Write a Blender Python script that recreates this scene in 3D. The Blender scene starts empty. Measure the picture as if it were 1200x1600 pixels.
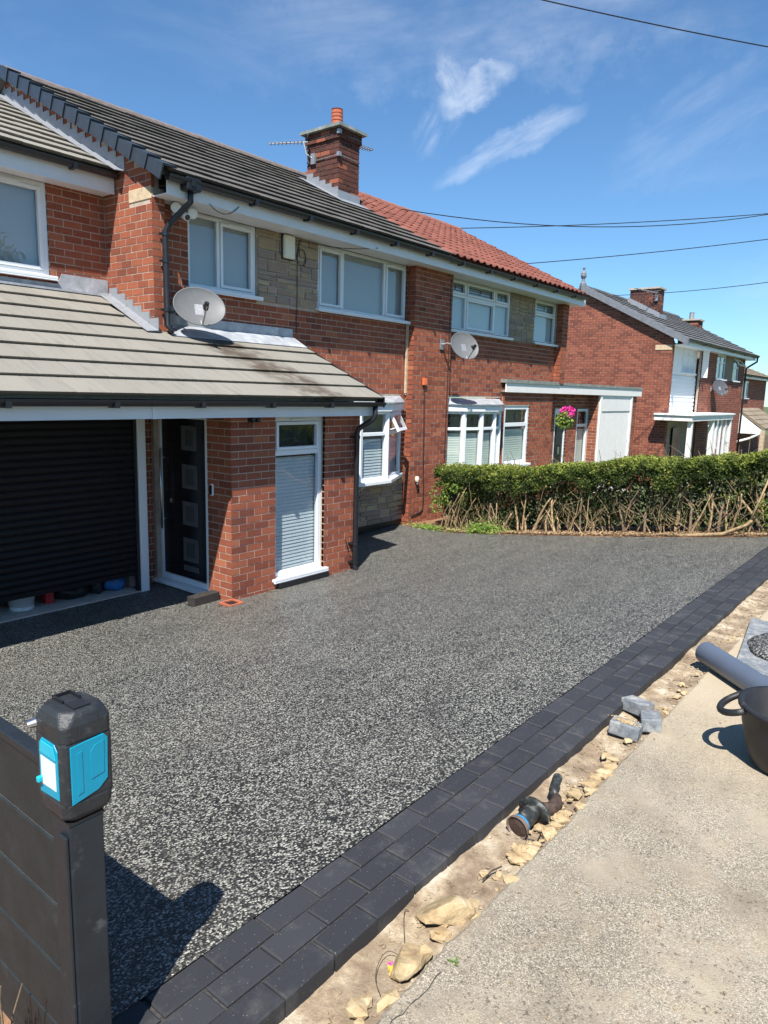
import bpy, math, random
from mathutils import Vector, Matrix, noise
random.seed(7)
S = bpy.context.scene
COL = S.collection
R = math.radians
# ------------------------------------------------------------------ camera
CAMZ = 2.461
cam_d = bpy.data.cameras.new('camera'); cam = bpy.data.objects.new('camera', cam_d); COL.objects.link(cam)
yaw, pitch, roll = R(38.51), R(-9.58), R(1.522)
fw = Vector((math.cos(pitch)*math.cos(yaw), math.cos(pitch)*math.sin(yaw), math.sin(pitch)))
rt = fw.cross(Vector((0, 0, 1))).normalized(); up = rt.cross(fw)
rt2 = rt*math.cos(roll) + up*math.sin(roll); up2 = up*math.cos(roll) - rt*math.sin(roll)
cm = Matrix((rt2, up2, -fw)).transposed().to_4x4(); cm.translation = Vector((0, 0, CAMZ))
cam.matrix_world = cm
cam_d.sensor_fit = 'HORIZONTAL'; cam_d.sensor_width = 36; cam_d.lens = 33.3
cam_d.clip_start = .05; cam_d.clip_end = 3000
S.camera = cam
S.render.resolution_x, S.render.resolution_y = 768, 1024
S.view_settings.view_transform = 'Standard'; S.view_settings.look = 'None'; S.view_settings.gamma = 1
S.view_settings.exposure = 0.84
S.cycles.max_bounces = 5; S.cycles.diffuse_bounces = 2; S.cycles.glossy_bounces = 2; S.cycles.transmission_bounces = 2; S.cycles.transparent_max_bounces = 10
S.cycles.use_adaptive_sampling = True; S.cycles.adaptive_threshold = .025; S.cycles.caustics_reflective = False; S.cycles.caustics_refractive = False
# ------------------------------------------------------------------ light
SUN = Vector((-1.74, -1.0, 2.89)).normalized()
sd = bpy.data.lights.new('sun', 'SUN'); so = bpy.data.objects.new('sun', sd); COL.objects.link(so)
sd.energy = 5.0; sd.angle = R(.53); sd.color = (1, .96, .895)
so.rotation_euler = SUN.to_track_quat('Z', 'Y').to_euler()
W = bpy.data.worlds.new('World'); S.world = W; W.use_nodes = True
wn = W.node_tree; wn.nodes.clear()
def N(nt, typ, _i=None, **kw):
    n = nt.nodes.new(typ)
    for k, v in kw.items(): setattr(n, k, v)
    for k, v in (_i or {}).items():
        if hasattr(v, 'is_linked') or isinstance(v, bpy.types.NodeSocket): nt.links.new(v, n.inputs[k])
        else: n.inputs[k].default_value = v
    return n
def M_(nt, op, a, b=None, c=None, clamp=False):
    n = nt.nodes.new('ShaderNodeMath'); n.operation = op; n.use_clamp = clamp
    for i, v in enumerate((a, b, c)):
        if v is None: continue
        if isinstance(v, bpy.types.NodeSocket): nt.links.new(v, n.inputs[i])
        else: n.inputs[i].default_value = v
    return n.outputs[0]
def DOT(nt, v, vec):
    n = nt.nodes.new('ShaderNodeVectorMath'); n.operation = 'DOT_PRODUCT'
    nt.links.new(v, n.inputs[0]); n.inputs[1].default_value = vec
    return n.outputs['Value']
def MAPR(nt, v, a, b, c=0., d=1.):
    n = nt.nodes.new('ShaderNodeMapRange'); n.interpolation_type = 'SMOOTHSTEP'
    nt.links.new(v, n.inputs[0])
    for i, x in enumerate((a, b, c, d)): n.inputs[i+1].default_value = x
    return n.outputs[0]
def MIX(nt, fac, a, b, blend='MIX'):
    n = nt.nodes.new('ShaderNodeMix'); n.data_type = 'RGBA'; n.blend_type = blend
    for idx, v in ((0, fac), (6, a), (7, b)):
        if isinstance(v, bpy.types.NodeSocket): nt.links.new(v, n.inputs[idx])
        else: n.inputs[idx].default_value = (*v, 1) if idx and len(v) == 3 else v
    return n.outputs[2]
def RAMP(nt, fac, stops, interp='LINEAR'):
    n = nt.nodes.new('ShaderNodeValToRGB'); n.color_ramp.interpolation = interp
    e = n.color_ramp.elements
    while len(e) < len(stops): e.new(.5)
    for el, (p, c) in zip(e, stops):
        el.position = p; el.color = (*c, 1) if len(c) == 3 else c
    nt.links.new(fac, n.inputs[0])
    return n.outputs[0]
def NOISE(nt, vec, scale, detail=4, rough=.55, dist=0.):
    n = nt.nodes.new('ShaderNodeTexNoise'); n.inputs['Scale'].default_value = scale
    n.inputs['Detail'].default_value = detail; n.inputs['Roughness'].default_value = rough
    n.inputs['Distortion'].default_value = dist
    if vec is not None: nt.links.new(vec, n.inputs['Vector'])
    return n.outputs['Fac']
sky = N(wn, 'ShaderNodeTexSky', sky_type='NISHITA', sun_disc=False)
sky.sun_elevation = math.asin(SUN.z); sky.sun_rotation = math.atan2(SUN.x, SUN.y)
sky.air_density = 1.0; sky.dust_density = .12; sky.ozone_density = 4.0; sky.altitude = 60
tc = N(wn, 'ShaderNodeTexCoord').outputs['Generated']
# thin fair-weather cirrus over the whole sky plus three cloud banks with their own bearings
def bearing(az, el):
    return Vector((math.cos(el)*math.cos(az), math.cos(el)*math.sin(az), math.sin(el)))
def bank(az, el, tilt, su, sv, nsu, nsv, lo, hi, seed, dist=.6):
    c = bearing(R(az), R(el)); r = c.cross(Vector((0, 0, 1))).normalized(); u = r.cross(c)
    a = r*math.cos(tilt) + u*math.sin(tilt); b = u*math.cos(tilt) - r*math.sin(tilt)
    ca, cb, cc = DOT(wn, tc, a), DOT(wn, tc, b), DOT(wn, tc, c)
    comb = N(wn, 'ShaderNodeCombineXYZ', {0: M_(wn, 'MULTIPLY', ca, nsu), 1: M_(wn, 'MULTIPLY', cb, nsv), 2: seed})
    nz = NOISE(wn, comb.outputs[0], 1.0, 6, .6, dist)
    wa = M_(wn, 'MULTIPLY', M_(wn, 'SUBTRACT', NOISE(wn, tc, 17, 5, .65), .5), 1.5*sv); wb = M_(wn, 'MULTIPLY', M_(wn, 'SUBTRACT', NOISE(wn, tc, 23, 5, .65), .5), 1.9*sv)
    q = M_(wn, 'ADD', M_(wn, 'POWER', M_(wn, 'DIVIDE', M_(wn, 'ADD', ca, wa), su), 2), M_(wn, 'POWER', M_(wn, 'DIVIDE', M_(wn, 'ADD', cb, wb), sv), 2))
    fall = MAPR(wn, q, 1.5, 0.0)
    m = M_(wn, 'MULTIPLY', fall, MAPR(wn, nz, lo, hi))
    return M_(wn, 'MULTIPLY', m, M_(wn, 'GREATER_THAN', cc, 0.))
heart = M_(wn, 'MULTIPLY', bank(34.2, 21.9, R(-72), .034, .020, 16, 30, .26, .80, 3.1, .35), .60)
for q in (bank(31.9, 21.8, R(12), .036, .020, 18, 26, .22, .70, 7.7, .25), bank(33.3, 21.15, R(25), .038, .024, 16, 26, .20, .66, 5.2, .25)): heart = M_(wn, 'MAXIMUM', heart, M_(wn, 'MULTIPLY', q, .50))
tail = M_(wn, 'MULTIPLY', bank(34.4, 20.1, R(58), .060, .022, 9, 44, .30, .80, 1.4, .2), .42)
wisp = M_(wn, 'MAXIMUM', M_(wn, 'MULTIPLY', bank(29.4, 18.0, R(24), .080, .0175, 6, 40, .26, .80, 9.2, .2), .46), M_(wn, 'MULTIPLY', bank(32.4, 16.7, R(30), .055, .012, 7, 40, .26, .80, 2.2, .2), .38))
high = M_(wn, 'MULTIPLY', bank(27, 26.8, R(4), .36, .085, 2.6, 9, .36, .86, 4.4, .3), .46)
side_ = M_(wn, 'MULTIPLY', bank(16.0, 18.6, R(28), .12, .05, 5, 20, .36, .9, 5.9, .2), .22)
gen = NOISE(wn, N(wn, 'ShaderNodeMapping', {'Vector': tc, 'Scale': (1.6, 2.4, 5.5)}).outputs[0], 1.3, 7, .6, .5)
cirrus = M_(wn, 'MULTIPLY', MAPR(wn, gen, .50, .85), .12)
msk = heart
for o in (tail, wisp, high, side_, cirrus): msk = M_(wn, 'MAXIMUM', msk, o)
blue = MIX(wn, 1., sky.outputs[0], (.68, .92, 1.05), 'MULTIPLY')
csky = MIX(wn, msk, blue, (7.6, 8.0, 8.6))
bg = N(wn, 'ShaderNodeBackground', {'Color': csky, 'Strength': .085})
wo = N(wn, 'ShaderNodeOutputWorld', {'Surface': bg.outputs[0]})

# ------------------------------------------------------------------ materials
MT = {}
def new_mat(name):
    m = bpy.data.materials.new(name); m.use_nodes = True
    nt = m.node_tree; b = nt.nodes['Principled BSDF']; MT[name] = m
    return m, nt, b
def pos(nt): return N(nt, 'ShaderNodeNewGeometry').outputs['Position']
def BUMP(nt, b, h, strength=.4, dist=.01):
    n = N(nt, 'ShaderNodeBump', {'Height': h, 'Strength': strength, 'Distance': dist})
    nt.links.new(n.outputs[0], b.inputs['Normal'])
def rnd(nt):
    a = N(nt, 'ShaderNodeAttribute', attribute_name='tint').outputs['Fac']
    o = N(nt, 'ShaderNodeObjectInfo').outputs['Random']
    return M_(nt, 'FRACT', M_(nt, 'ADD', a, o))
def setc(nt, b, c): nt.links.new(c, b.inputs['Base Color']) if isinstance(c, bpy.types.NodeSocket) else setattr(b.inputs['Base Color'], 'default_value', (*c, 1))
def plain(name, col, rough=.5, metal=0., var=.12, nscale=18, bump=0., spec=None, dirt=None):
    m, nt, b = new_mat(name)
    p = pos(nt); f = NOISE(nt, p, nscale, 5, .6)
    lo = tuple(c*(1-var) for c in col); hi = tuple(min(1, c*(1+var)) for c in col)
    c = RAMP(nt, f, [(.3, lo), (.7, hi)])
    if dirt:
        d = MAPR(nt, NOISE(nt, p, dirt[1], 6, .65), dirt[2], dirt[3]); c = MIX(nt, d, c, dirt[0])
    setc(nt, b, c); b.inputs['Roughness'].default_value = rough; b.inputs['Metallic'].default_value = metal
    if spec is not None: b.inputs['Specular IOR Level'].default_value = spec
    if bump: BUMP(nt, b, NOISE(nt, p, nscale*6, 4), bump, .004)
    return m
def brick_mat(name, stops, grime=.35):
    m, nt, b = new_mat(name); p = pos(nt); r = rnd(nt)
    c = RAMP(nt, r, stops)
    g = NOISE(nt, p, 55, 5, .65)
    c = MIX(nt, M_(nt, 'MULTIPLY', MAPR(nt, g, .42, .75), .38), c, (.36, .19, .13))
    blot = MAPR(nt, NOISE(nt, p, 1.6, 4, .6), .45, .75)
    c = MIX(nt, M_(nt, 'MULTIPLY', blot, grime), c, (.085, .045, .038))
    fine = NOISE(nt, p, 260, 2)
    c = MIX(nt, M_(nt, 'MULTIPLY', MAPR(nt, fine, .55, .7), .35), c, (.07, .03, .025))
    setc(nt, b, c); b.inputs['Roughness'].default_value = .9; b.inputs['Specular IOR Level'].default_value = .2
    BUMP(nt, b, M_(nt, 'ADD', NOISE(nt, p, 140, 4), M_(nt, 'MULTIPLY', g, .5)), .5, .004)
    return m
RED = [(0, (.165, .046, .029)), (.2, (.235, .064, .036)), (.5, (.30, .084, .043)), (.75, (.335, .098, .050)), (.88, (.23, .060, .034)), (1, (.40, .135, .066))]
brick_mat('brick', RED, .22)
brick_mat('brick_far', [(0, (.155, .048, .034)), (.5, (.245, .076, .048)), (1, (.31, .105, .064))], .2)
brick_mat('brick_chimney', [(0, (.045, .022, .021)), (.5, (.080, .031, .026)), (.86, (.115, .040, .031)), (.90, (.27, .085, .05)), (1, (.31, .10, .056))], .6)
plain('mortar', (.43, .34, .27), .95, var=.2, nscale=9, bump=.6)
plain('mortar_far', (.38, .30, .25), .95, var=.25, nscale=9)
plain('mortar_soot', (.13, .105, .095), .95, var=.3, nscale=9)
plain('cement', (.42, .36, .29), .95, var=.25, nscale=7, bump=.5)
plain('sandstone', (.52, .40, .26), .9, var=.2, nscale=14, bump=.5, dirt=((.34, .16, .08), 12, .55, .7))
plain('white_plastic', (.76, .78, .80), .28, var=.02, nscale=4)
plain('fascia_white', (.74, .75, .77), .35, var=.03, nscale=3, dirt=((.55, .55, .52), 2.5, .6, .95))
plain('cream_paint', (.78, .745, .71), .5, var=.04, nscale=5, dirt=((.52, .50, .46), 6, .66, .85))
plain('black_plastic', (.013, .014, .017), .38, var=.2, nscale=10, dirt=((.04, .04, .04), 22, .62, .8))
plain('black_gloss', (.010, .010, .013), .22, var=.15)
plain('shutter', (.0075, .0075, .009), .55, var=.2, nscale=6, spec=.22)
plain('steel', (.55, .55, .56), .3, 1., var=.08)
plain('dull_metal', (.36, .36, .37), .5, .6, var=.25, nscale=40)
plain('door_frost', (.05, .052, .055), .35, var=.1)
plain('door_trim', (.13, .135, .14), .4, .5, var=.1)
plain('dish_grey', (.125, .128, .13), .55, var=.06, nscale=12, dirt=((.22, .23, .21), 20, .6, .8))
plain('dish_dark', (.075, .078, .085), .5, var=.08, nscale=12)
plain('lead', (.36, .38, .41), .5, .15, var=.22, nscale=9, dirt=((.60, .61, .62), 6, .5, .8))
plain('lead_bright', (.31, .325, .35), .42, .25, var=.15, nscale=9, dirt=((.20, .21, .22), 9, .5, .72))
plain('ridge_lead', (.16, .17, .19), .6, var=.2, nscale=9)
plain('felt', (.20, .22, .20), .95, var=.25, nscale=8, bump=.6, dirt=((.36, .36, .32), 5, .5, .7))
plain('room_shade', (.05, .052, .055), .9)
plain('blind_fabric', (.50, .475, .46), .85, var=.03, nscale=2)
plain('blind_pale', (.72, .74, .74), .85, var=.03, nscale=2)
plain('slat_white', (.74, .76, .78), .45, var=.03)
plain('slat_cream', (.74, .76, .66), .5, var=.03)
plain('terracotta', (.42, .12, .06), .8, var=.2, nscale=20)
plain('rubber', (.014, .014, .016), .55, var=.3, nscale=14, dirt=((.10, .09, .08), 9, .58, .75))
plain('pipe_grey', (.085, .105, .145), .34, var=.06, nscale=6, dirt=((.26, .28, .31), 30, .66, .78))
plain('cable_black', (.012, .012, .013), .5)
plain('alarm_cream', (.74, .72, .58), .35, var=.03)
plain('orange_plastic', (.75, .16, .05), .45, var=.08)
plain('teal_plastic', (.0, .26, .40), .36, var=.05, nscale=8)
plain('teal_light', (.01, .38, .52), .34, var=.05)
plain('paper', (.58, .60, .57), .7, var=.03)
plain('level_black', (.020, .022, .025), .5, var=.3, nscale=30, dirt=((.075, .078, .082), 26, .55, .75), bump=.35)
plain('fence_board', (.012, .017, .019), .55, var=.25, nscale=14, dirt=((.035, .040, .041), 5, .55, .8), bump=.3)
plain('fence_post', (.012, .017, .023), .45, var=.2, nscale=10, dirt=((.075, .08, .085), 13, .60, .78), bump=.3)
plain('timber', (.22, .15, .09), .85, var=.3, nscale=12, bump=.4)
plain('timber_pale', (.45, .36, .25), .85, var=.2, nscale=12)
plain('dark_timber', (.030, .026, .023), .85, var=.35, nscale=14, bump=.5)
plain('concrete_light', (.46, .43, .38), .9, var=.15, nscale=10, bump=.4)
plain('red_paint', (.45, .02, .03), .45); plain('blue_bag', (.03, .16, .42), .5, var=.4, nscale=12); plain('white_tub', (.75, .75, .73), .5)
plain('render_white', (.80, .82, .82), .8, var=.03, nscale=5)
plain('stem_bark', (.31, .215, .115), .9, var=.55, nscale=25, bump=.5)
plain('stem_dark', (.17, .12, .075), .9, var=.4, nscale=25)
plain('litter', (.33, .23, .13), .95, var=.5, nscale=30)
plain('ridge_tile', (.16, .13, .12), .9, var=.25, nscale=12, bump=.4)
plain('red_ridge', (.26, .10, .07), .9, var=.25, nscale=12)
plain('verge_cap', (.030, .040, .055), .42, var=.15, nscale=10)
plain('rust', (.075, .048, .036), .7, .3, var=.45, nscale=45, bump=.5)
plain('tool_black', (.022, .024, .023), .5, var=.4, nscale=30, dirt=((.14, .14, .12), 30, .52, .7))
plain('tool_blue', (.03, .20, .38), .45, var=.3, nscale=30, dirt=((.20, .17, .14), 40, .5, .65))
plain('disc_metal', (.22, .17, .14), .55, .4, var=.4, nscale=60, bump=.4)
plain('road', (.06, .06, .062), .9, var=.25, nscale=30, bump=.5)
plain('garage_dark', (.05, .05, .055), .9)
plain('flower_pink', (.80, .035, .32), .6, var=.3, nscale=30)
plain('flower_yellow', (.75, .42, .06), .6, var=.3)
plain('twig', (.05, .035, .025), .8)
plain('porch_floor', (.30, .28, .26), .9)
def tile_mat(name, lo, hi, dirt, dscale=3., streak=None, rough=.85):
    m, nt, b = new_mat(name); p = pos(nt); r = rnd(nt)
    c = RAMP(nt, r, [(0, lo), (1, hi)])
    st = NOISE(nt, N(nt, 'ShaderNodeMapping', {'Vector': p, 'Scale': (7, 1.2, 1.2)}).outputs[0], dscale, 6, .62)
    c = MIX(nt, M_(nt, 'MULTIPLY', MAPR(nt, st, .46, .78), .7), c, dirt)
    sp = MAPR(nt, NOISE(nt, p, 60, 3, .7), .60, .72)
    c = MIX(nt, M_(nt, 'MULTIPLY', sp, .3), c, tuple(x*1.5 for x in hi))
    if streak:
        x0, x1, col, k = streak     # rain-wash stain below the downpipe shoe on the porch roof
        sx = N(nt, 'ShaderNodeSeparateXYZ', {0: p}).outputs
        xx = M_(nt, 'ADD', sx[0], M_(nt, 'MULTIPLY', M_(nt, 'SUBTRACT', NOISE(nt, p, 5, 4), .5), .35))
        xx = M_(nt, 'ADD', xx, M_(nt, 'MULTIPLY', sx[1], .42))
        w = M_(nt, 'MULTIPLY', MAPR(nt, xx, x0, x0+.25), MAPR(nt, xx, x1, x1-.3))
        w = M_(nt, 'MULTIPLY', w, MAPR(nt, sx[1], 7.75, 7.5))
        w = M_(nt, 'MULTIPLY', w, MAPR(nt, NOISE(nt, p, 3.5, 5, .6), .30, .62))
        c = MIX(nt, M_(nt, 'MULTIPLY', w, k), c, col)
    setc(nt, b, c); b.inputs['Roughness'].default_value = rough; b.inputs['Specular IOR Level'].default_value = .25
    BUMP(nt, b, NOISE(nt, p, 90, 4, .6), .35, .004)
tile_mat('tile_buff', (.222, .207, .178), (.242, .226, .194), (.165, .153, .132), 2.2, (8.35, 9.35, (.085, .065, .05), 1.))
tile_mat('tile_slate', (.085, .079, .072), (.125, .116, .105), (.045, .043, .043), 2.0)
tile_mat('tile_red', (.175, .062, .047), (.26, .095, .068), (.10, .045, .040), 4)
tile_mat('tile_far', (.085, .087, .09), (.13, .13, .13), (.05, .05, .055), 2)
tile_mat('tile_brown', (.20, .16, .115), (.27, .22, .16), (.12, .10, .08), 3)
m, nt, b = new_mat('tile_edge'); setc(nt, b, (.05, .045, .038))
# glass: clear, reflecting the sky more at a slant
m, nt, b = new_mat('glass'); nt.nodes.remove(b)
gg = N(nt, 'ShaderNodeNewGeometry'); dv = N(nt, 'ShaderNodeVectorMath', {0: gg.outputs['Incoming'], 1: gg.outputs['Normal']}, operation='DOT_PRODUCT')
sch = M_(nt, 'ADD', M_(nt, 'MULTIPLY', M_(nt, 'POWER', M_(nt, 'SUBTRACT', 1., M_(nt, 'ABSOLUTE', dv.outputs['Value'])), 5.), .88), .12)
gl = N(nt, 'ShaderNodeBsdfGlossy', {'Roughness': .012, 'Color': (.95, .98, 1, 1)})
tr = N(nt, 'ShaderNodeBsdfTransparent', {'Color': (.80, .86, .87, 1)})
wv = N(nt, 'ShaderNodeBump', {'Height': NOISE(nt, pos(nt), 1.6, 2), 'Strength': .06, 'Distance': .05}); nt.links.new(wv.outputs[0], gl.inputs['Normal'])
m.use_transparent_shadow = True
mx = N(nt, 'ShaderNodeMixShader', {0: sch, 1: tr.outputs[0], 2: gl.outputs[0]})
nt.links.new(mx.outputs[0], nt.nodes['Material Output'].inputs[0])
# stone cladding
m, nt, b = new_mat('cladding_stone'); p = pos(nt)
c = RAMP(nt, rnd(nt), [(0, (.29, .205, .155)), (.2, (.34, .255, .17)), (.4, (.44, .33, .19)), (.6, (.27, .205, .17)), (.8, (.37, .265, .21)), (1, (.48, .385, .24))])
g = NOISE(nt, p, 30, 6, .65)
c = MIX(nt, M_(nt, 'MULTIPLY', MAPR(nt, g, .4, .75), .5), c, (.17, .135, .11))
setc(nt, b, c); b.inputs['Roughness'].default_value = .92; BUMP(nt, b, NOISE(nt, p, 45, 6, .7), .8, .012)
# resin-bound gravel
m, nt, b = new_mat('resin_gravel'); p = pos(nt)
wp = N(nt, 'ShaderNodeVectorMath', {0: p}, operation='ADD'); nz = N(nt, 'ShaderNodeTexNoise', {'Vector': p, 'Scale': 160., 'Detail': 2.})
sc = N(nt, 'ShaderNodeVectorMath', {0: nz.outputs['Color']}, operation='SCALE'); sc.inputs['Scale'].default_value = .0022
nt.links.new(sc.outputs[0], wp.inputs[1])
v1 = N(nt, 'ShaderNodeTexVoronoi', {'Vector': wp.outputs[0], 'Scale': 134.}); v1.inputs['Randomness'].default_value = 1
cr = N(nt, 'ShaderNodeSeparateColor', {0: v1.outputs['Color']}).outputs
stone = RAMP(nt, cr[0], [(0, (.012, .012, .012)), (.40, (.023, .023, .023)), (.53, (.060, .061, .059)), (.66, (.165, .163, .147)), (.82, (.335, .33, .29)), (1, (.53, .52, .455))])
edge = MAPR(nt, v1.outputs['Distance'], .42, .85)
stone = MIX(nt, M_(nt, 'MULTIPLY', edge, .75), stone, (.010, .010, .011))
pat = MAPR(nt, NOISE(nt, p, .9, 4, .6), .35, .7)
stone = MIX(nt, M_(nt, 'MULTIPLY', pat, .13), stone, (.24, .225, .18))
swp = MAPR(nt, NOISE(nt, N(nt, 'ShaderNodeMapping', {'Vector': p, 'Rotation': (0, 0, .7), 'Scale': (.8, 3.2, 1)}).outputs[0], 1.4, 5, .6, .8), .42, .72)
stone = MIX(nt, M_(nt, 'MULTIPLY', swp, .30), stone, (.030, .030, .029))
setc(nt, b, stone); b.inputs['Roughness'].default_value = .42; b.inputs['Specular IOR Level'].default_value = .45
BUMP(nt, b, M_(nt, 'SUBTRACT', 1., v1.outputs['Distance']), .75, .006)
# charcoal block paving
m, nt, b = new_mat('paver'); p = pos(nt); r = rnd(nt)
c = RAMP(nt, r, [(0, (.026, .027, .031)), (.5, (.031, .032, .037)), (1, (.039, .040, .045))])
dust = MAPR(nt, NOISE(nt, p, 7, 6, .68), .50, .80)
c = MIX(nt, M_(nt, 'MULTIPLY', dust, .24), c, (.22, .21, .19))
spk = N(nt, 'ShaderNodeTexVoronoi', {'Vector': p, 'Scale': 170.})
sr = N(nt, 'ShaderNodeSeparateColor', {0: spk.outputs['Color']}).outputs
sk = M_(nt, 'MULTIPLY', M_(nt, 'GREATER_THAN', sr[0], .93), MAPR(nt, spk.outputs['Distance'], .30, .15))
c = MIX(nt, M_(nt, 'MULTIPLY', sk, .45), c, (.34, .33, .30))
setc(nt, b, c); b.inputs['Roughness'].default_value = .62; b.inputs['Specular IOR Level'].default_value = .35; BUMP(nt, b, NOISE(nt, p, 240, 4, .6), .45, .003)
plain('joint_sand', (.045, .043, .042), .95, var=.5, nscale=60)
plain('paver_cut', (.16, .175, .19), .8, var=.35, nscale=30, bump=.5, dirt=((.34, .33, .31), 14, .45, .7))
# dusty bedding strip and weathered concrete path
m, nt, b = new_mat('bedding'); p = pos(nt)
c = RAMP(nt, NOISE(nt, p, 7, 7, .70), [(.30, (.13, .09, .055)), (.44, (.24, .175, .115)), (.55, (.36, .285, .19)), (.66, (.52, .45, .345))])
dark_band = MAPR(nt, NOISE(nt, N(nt, 'ShaderNodeMapping', {'Vector': p, 'Scale': (2.6, .7, 1), 'Rotation': (0, 0, .5)}).outputs[0], 1.7, 5, .55, .4), .52, .60)  # darker slanting bands across the strip
c = MIX(nt, M_(nt, 'MULTIPLY', dark_band, .6), c, (.22, .165, .11))
c = MIX(nt, M_(nt, 'MULTIPLY', MAPR(nt, NOISE(nt, p, 120, 3, .7), .60, .70), .5), c, (.13, .10, .075))
setc(nt, b, c); b.inputs['Roughness'].default_value = .97; BUMP(nt, b, M_(nt, 'ADD', NOISE(nt, p, 30, 6, .7), M_(nt, 'MULTIPLY', NOISE(nt, p, 160, 3), .4)), .7, .012)
m, nt, b = new_mat('path_concrete'); p = pos(nt)
c = RAMP(nt, NOISE(nt, p, 2.3, 8, .66), [(.26, (.135, .112, .083)), (.45, (.235, .196, .145)), (.6, (.325, .276, .205)), (.8, (.42, .362, .275))])
c = MIX(nt, M_(nt, 'MULTIPLY', MAPR(nt, NOISE(nt, p, 9, 6, .7), .45, .7), .30), c, (.36, .275, .165))
vo = N(nt, 'ShaderNodeTexVoronoi', {'Vector': p, 'Scale': 260.}); vr = N(nt, 'ShaderNodeSeparateColor', {0: vo.outputs['Color']}).outputs
ag = RAMP(nt, vr[0], [(0, (.05, .043, .034)), (.30, (.16, .14, .108)), (.7, (.30, .265, .205)), (1, (.56, .51, .41))])
c = MIX(nt, M_(nt, 'MULTIPLY', MAPR(nt, NOISE(nt, p, 4, 5, .6), .30, .62), .62), c, ag)
pit = M_(nt, 'MULTIPLY', MAPR(nt, NOISE(nt, p, 70, 3, .75), .58, .64), MAPR(nt, NOISE(nt, p, 3.1, 3), .36, .58))
c = MIX(nt, M_(nt, 'MULTIPLY', pit, .8), c, (.07, .06, .045))
sx = N(nt, 'ShaderNodeSeparateXYZ', {0: p}).outputs
dusty = M_(nt, 'MULTIPLY', MAPR(nt, M_(nt, 'ADD', sx[0], M_(nt, 'MULTIPLY', NOISE(nt, p, 2, 5), 1.6)), 3.6, 5.4), .7)
c = MIX(nt, dusty, c, (.46, .375, .258))
setc(nt, b, c); b.inputs['Roughness'].default_value = .95
BUMP(nt, b, M_(nt, 'ADD', M_(nt, 'MULTIPLY', vo.outputs['Distance'], -.5), NOISE(nt, p, 60, 5, .7)), .6, .005)
m, nt, b = new_mat('rock'); p = pos(nt)
c = RAMP(nt, NOISE(nt, p, 16, 6, .65), [(.3, (.26, .175, .09)), (.5, (.42, .305, .165)), (.72, (.54, .425, .27))])
c = MIX(nt, M_(nt, 'MULTIPLY', MAPR(nt, NOISE(nt, p, 9, 4), .55, .7), .5), c, (.26, .22, .11))
setc(nt, b, c); b.inputs['Roughness'].default_value = .95; BUMP(nt, b, NOISE(nt, p, 50, 6, .7), .8, .01)
m, nt, b = new_mat('soil'); p = pos(nt)
setc(nt, b, RAMP(nt, NOISE(nt, p, 14, 7, .7), [(.3, (.10, .055, .03)), (.7, (.34, .18, .09))])); b.inputs['Roughness'].default_value = 1; BUMP(nt, b, NOISE(nt, p, 40, 6, .7), .8, .02)
m, nt, b = new_mat('grass'); p = pos(nt)
setc(nt, b, RAMP(nt, NOISE(nt, p, 3, 7, .7), [(.3, (.05, .075, .022)), (.7, (.10, .12, .045))])); b.inputs['Roughness'].default_value = 1
def leaf_mat(name, stops):
    m, nt, b = new_mat(name)
    a = N(nt, 'ShaderNodeAttribute', attribute_name='tint').outputs['Fac']
    c = RAMP(nt, a, stops); setc(nt, b, c); b.inputs['Roughness'].default_value = .55; b.inputs['Specular IOR Level'].default_value = .18
    tl = N(nt, 'ShaderNodeBsdfTranslucent', {'Color': MIX(nt, .5, c, (.20, .30, .03))})
    mx = N(nt, 'ShaderNodeMixShader', {0: .28, 1: b.outputs[0], 2: tl.outputs[0]})
    nt.links.new(mx.outputs[0], nt.nodes['Material Output'].inputs[0])
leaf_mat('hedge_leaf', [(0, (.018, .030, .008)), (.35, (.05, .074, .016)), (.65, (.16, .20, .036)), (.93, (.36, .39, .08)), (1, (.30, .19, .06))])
leaf_mat('weed_leaf', [(0, (.10, .19, .03)), (.6, (.20, .32, .06)), (1, (.34, .42, .10))])
leaf_mat('shaded_leaf', [(0, (.018, .036, .014)), (.5, (.03, .058, .02)), (1, (.05, .08, .026))])
leaf_mat('tree_leaf', [(0, (.03, .06, .018)), (.5, (.05, .09, .025)), (1, (.08, .13, .035))])

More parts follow.
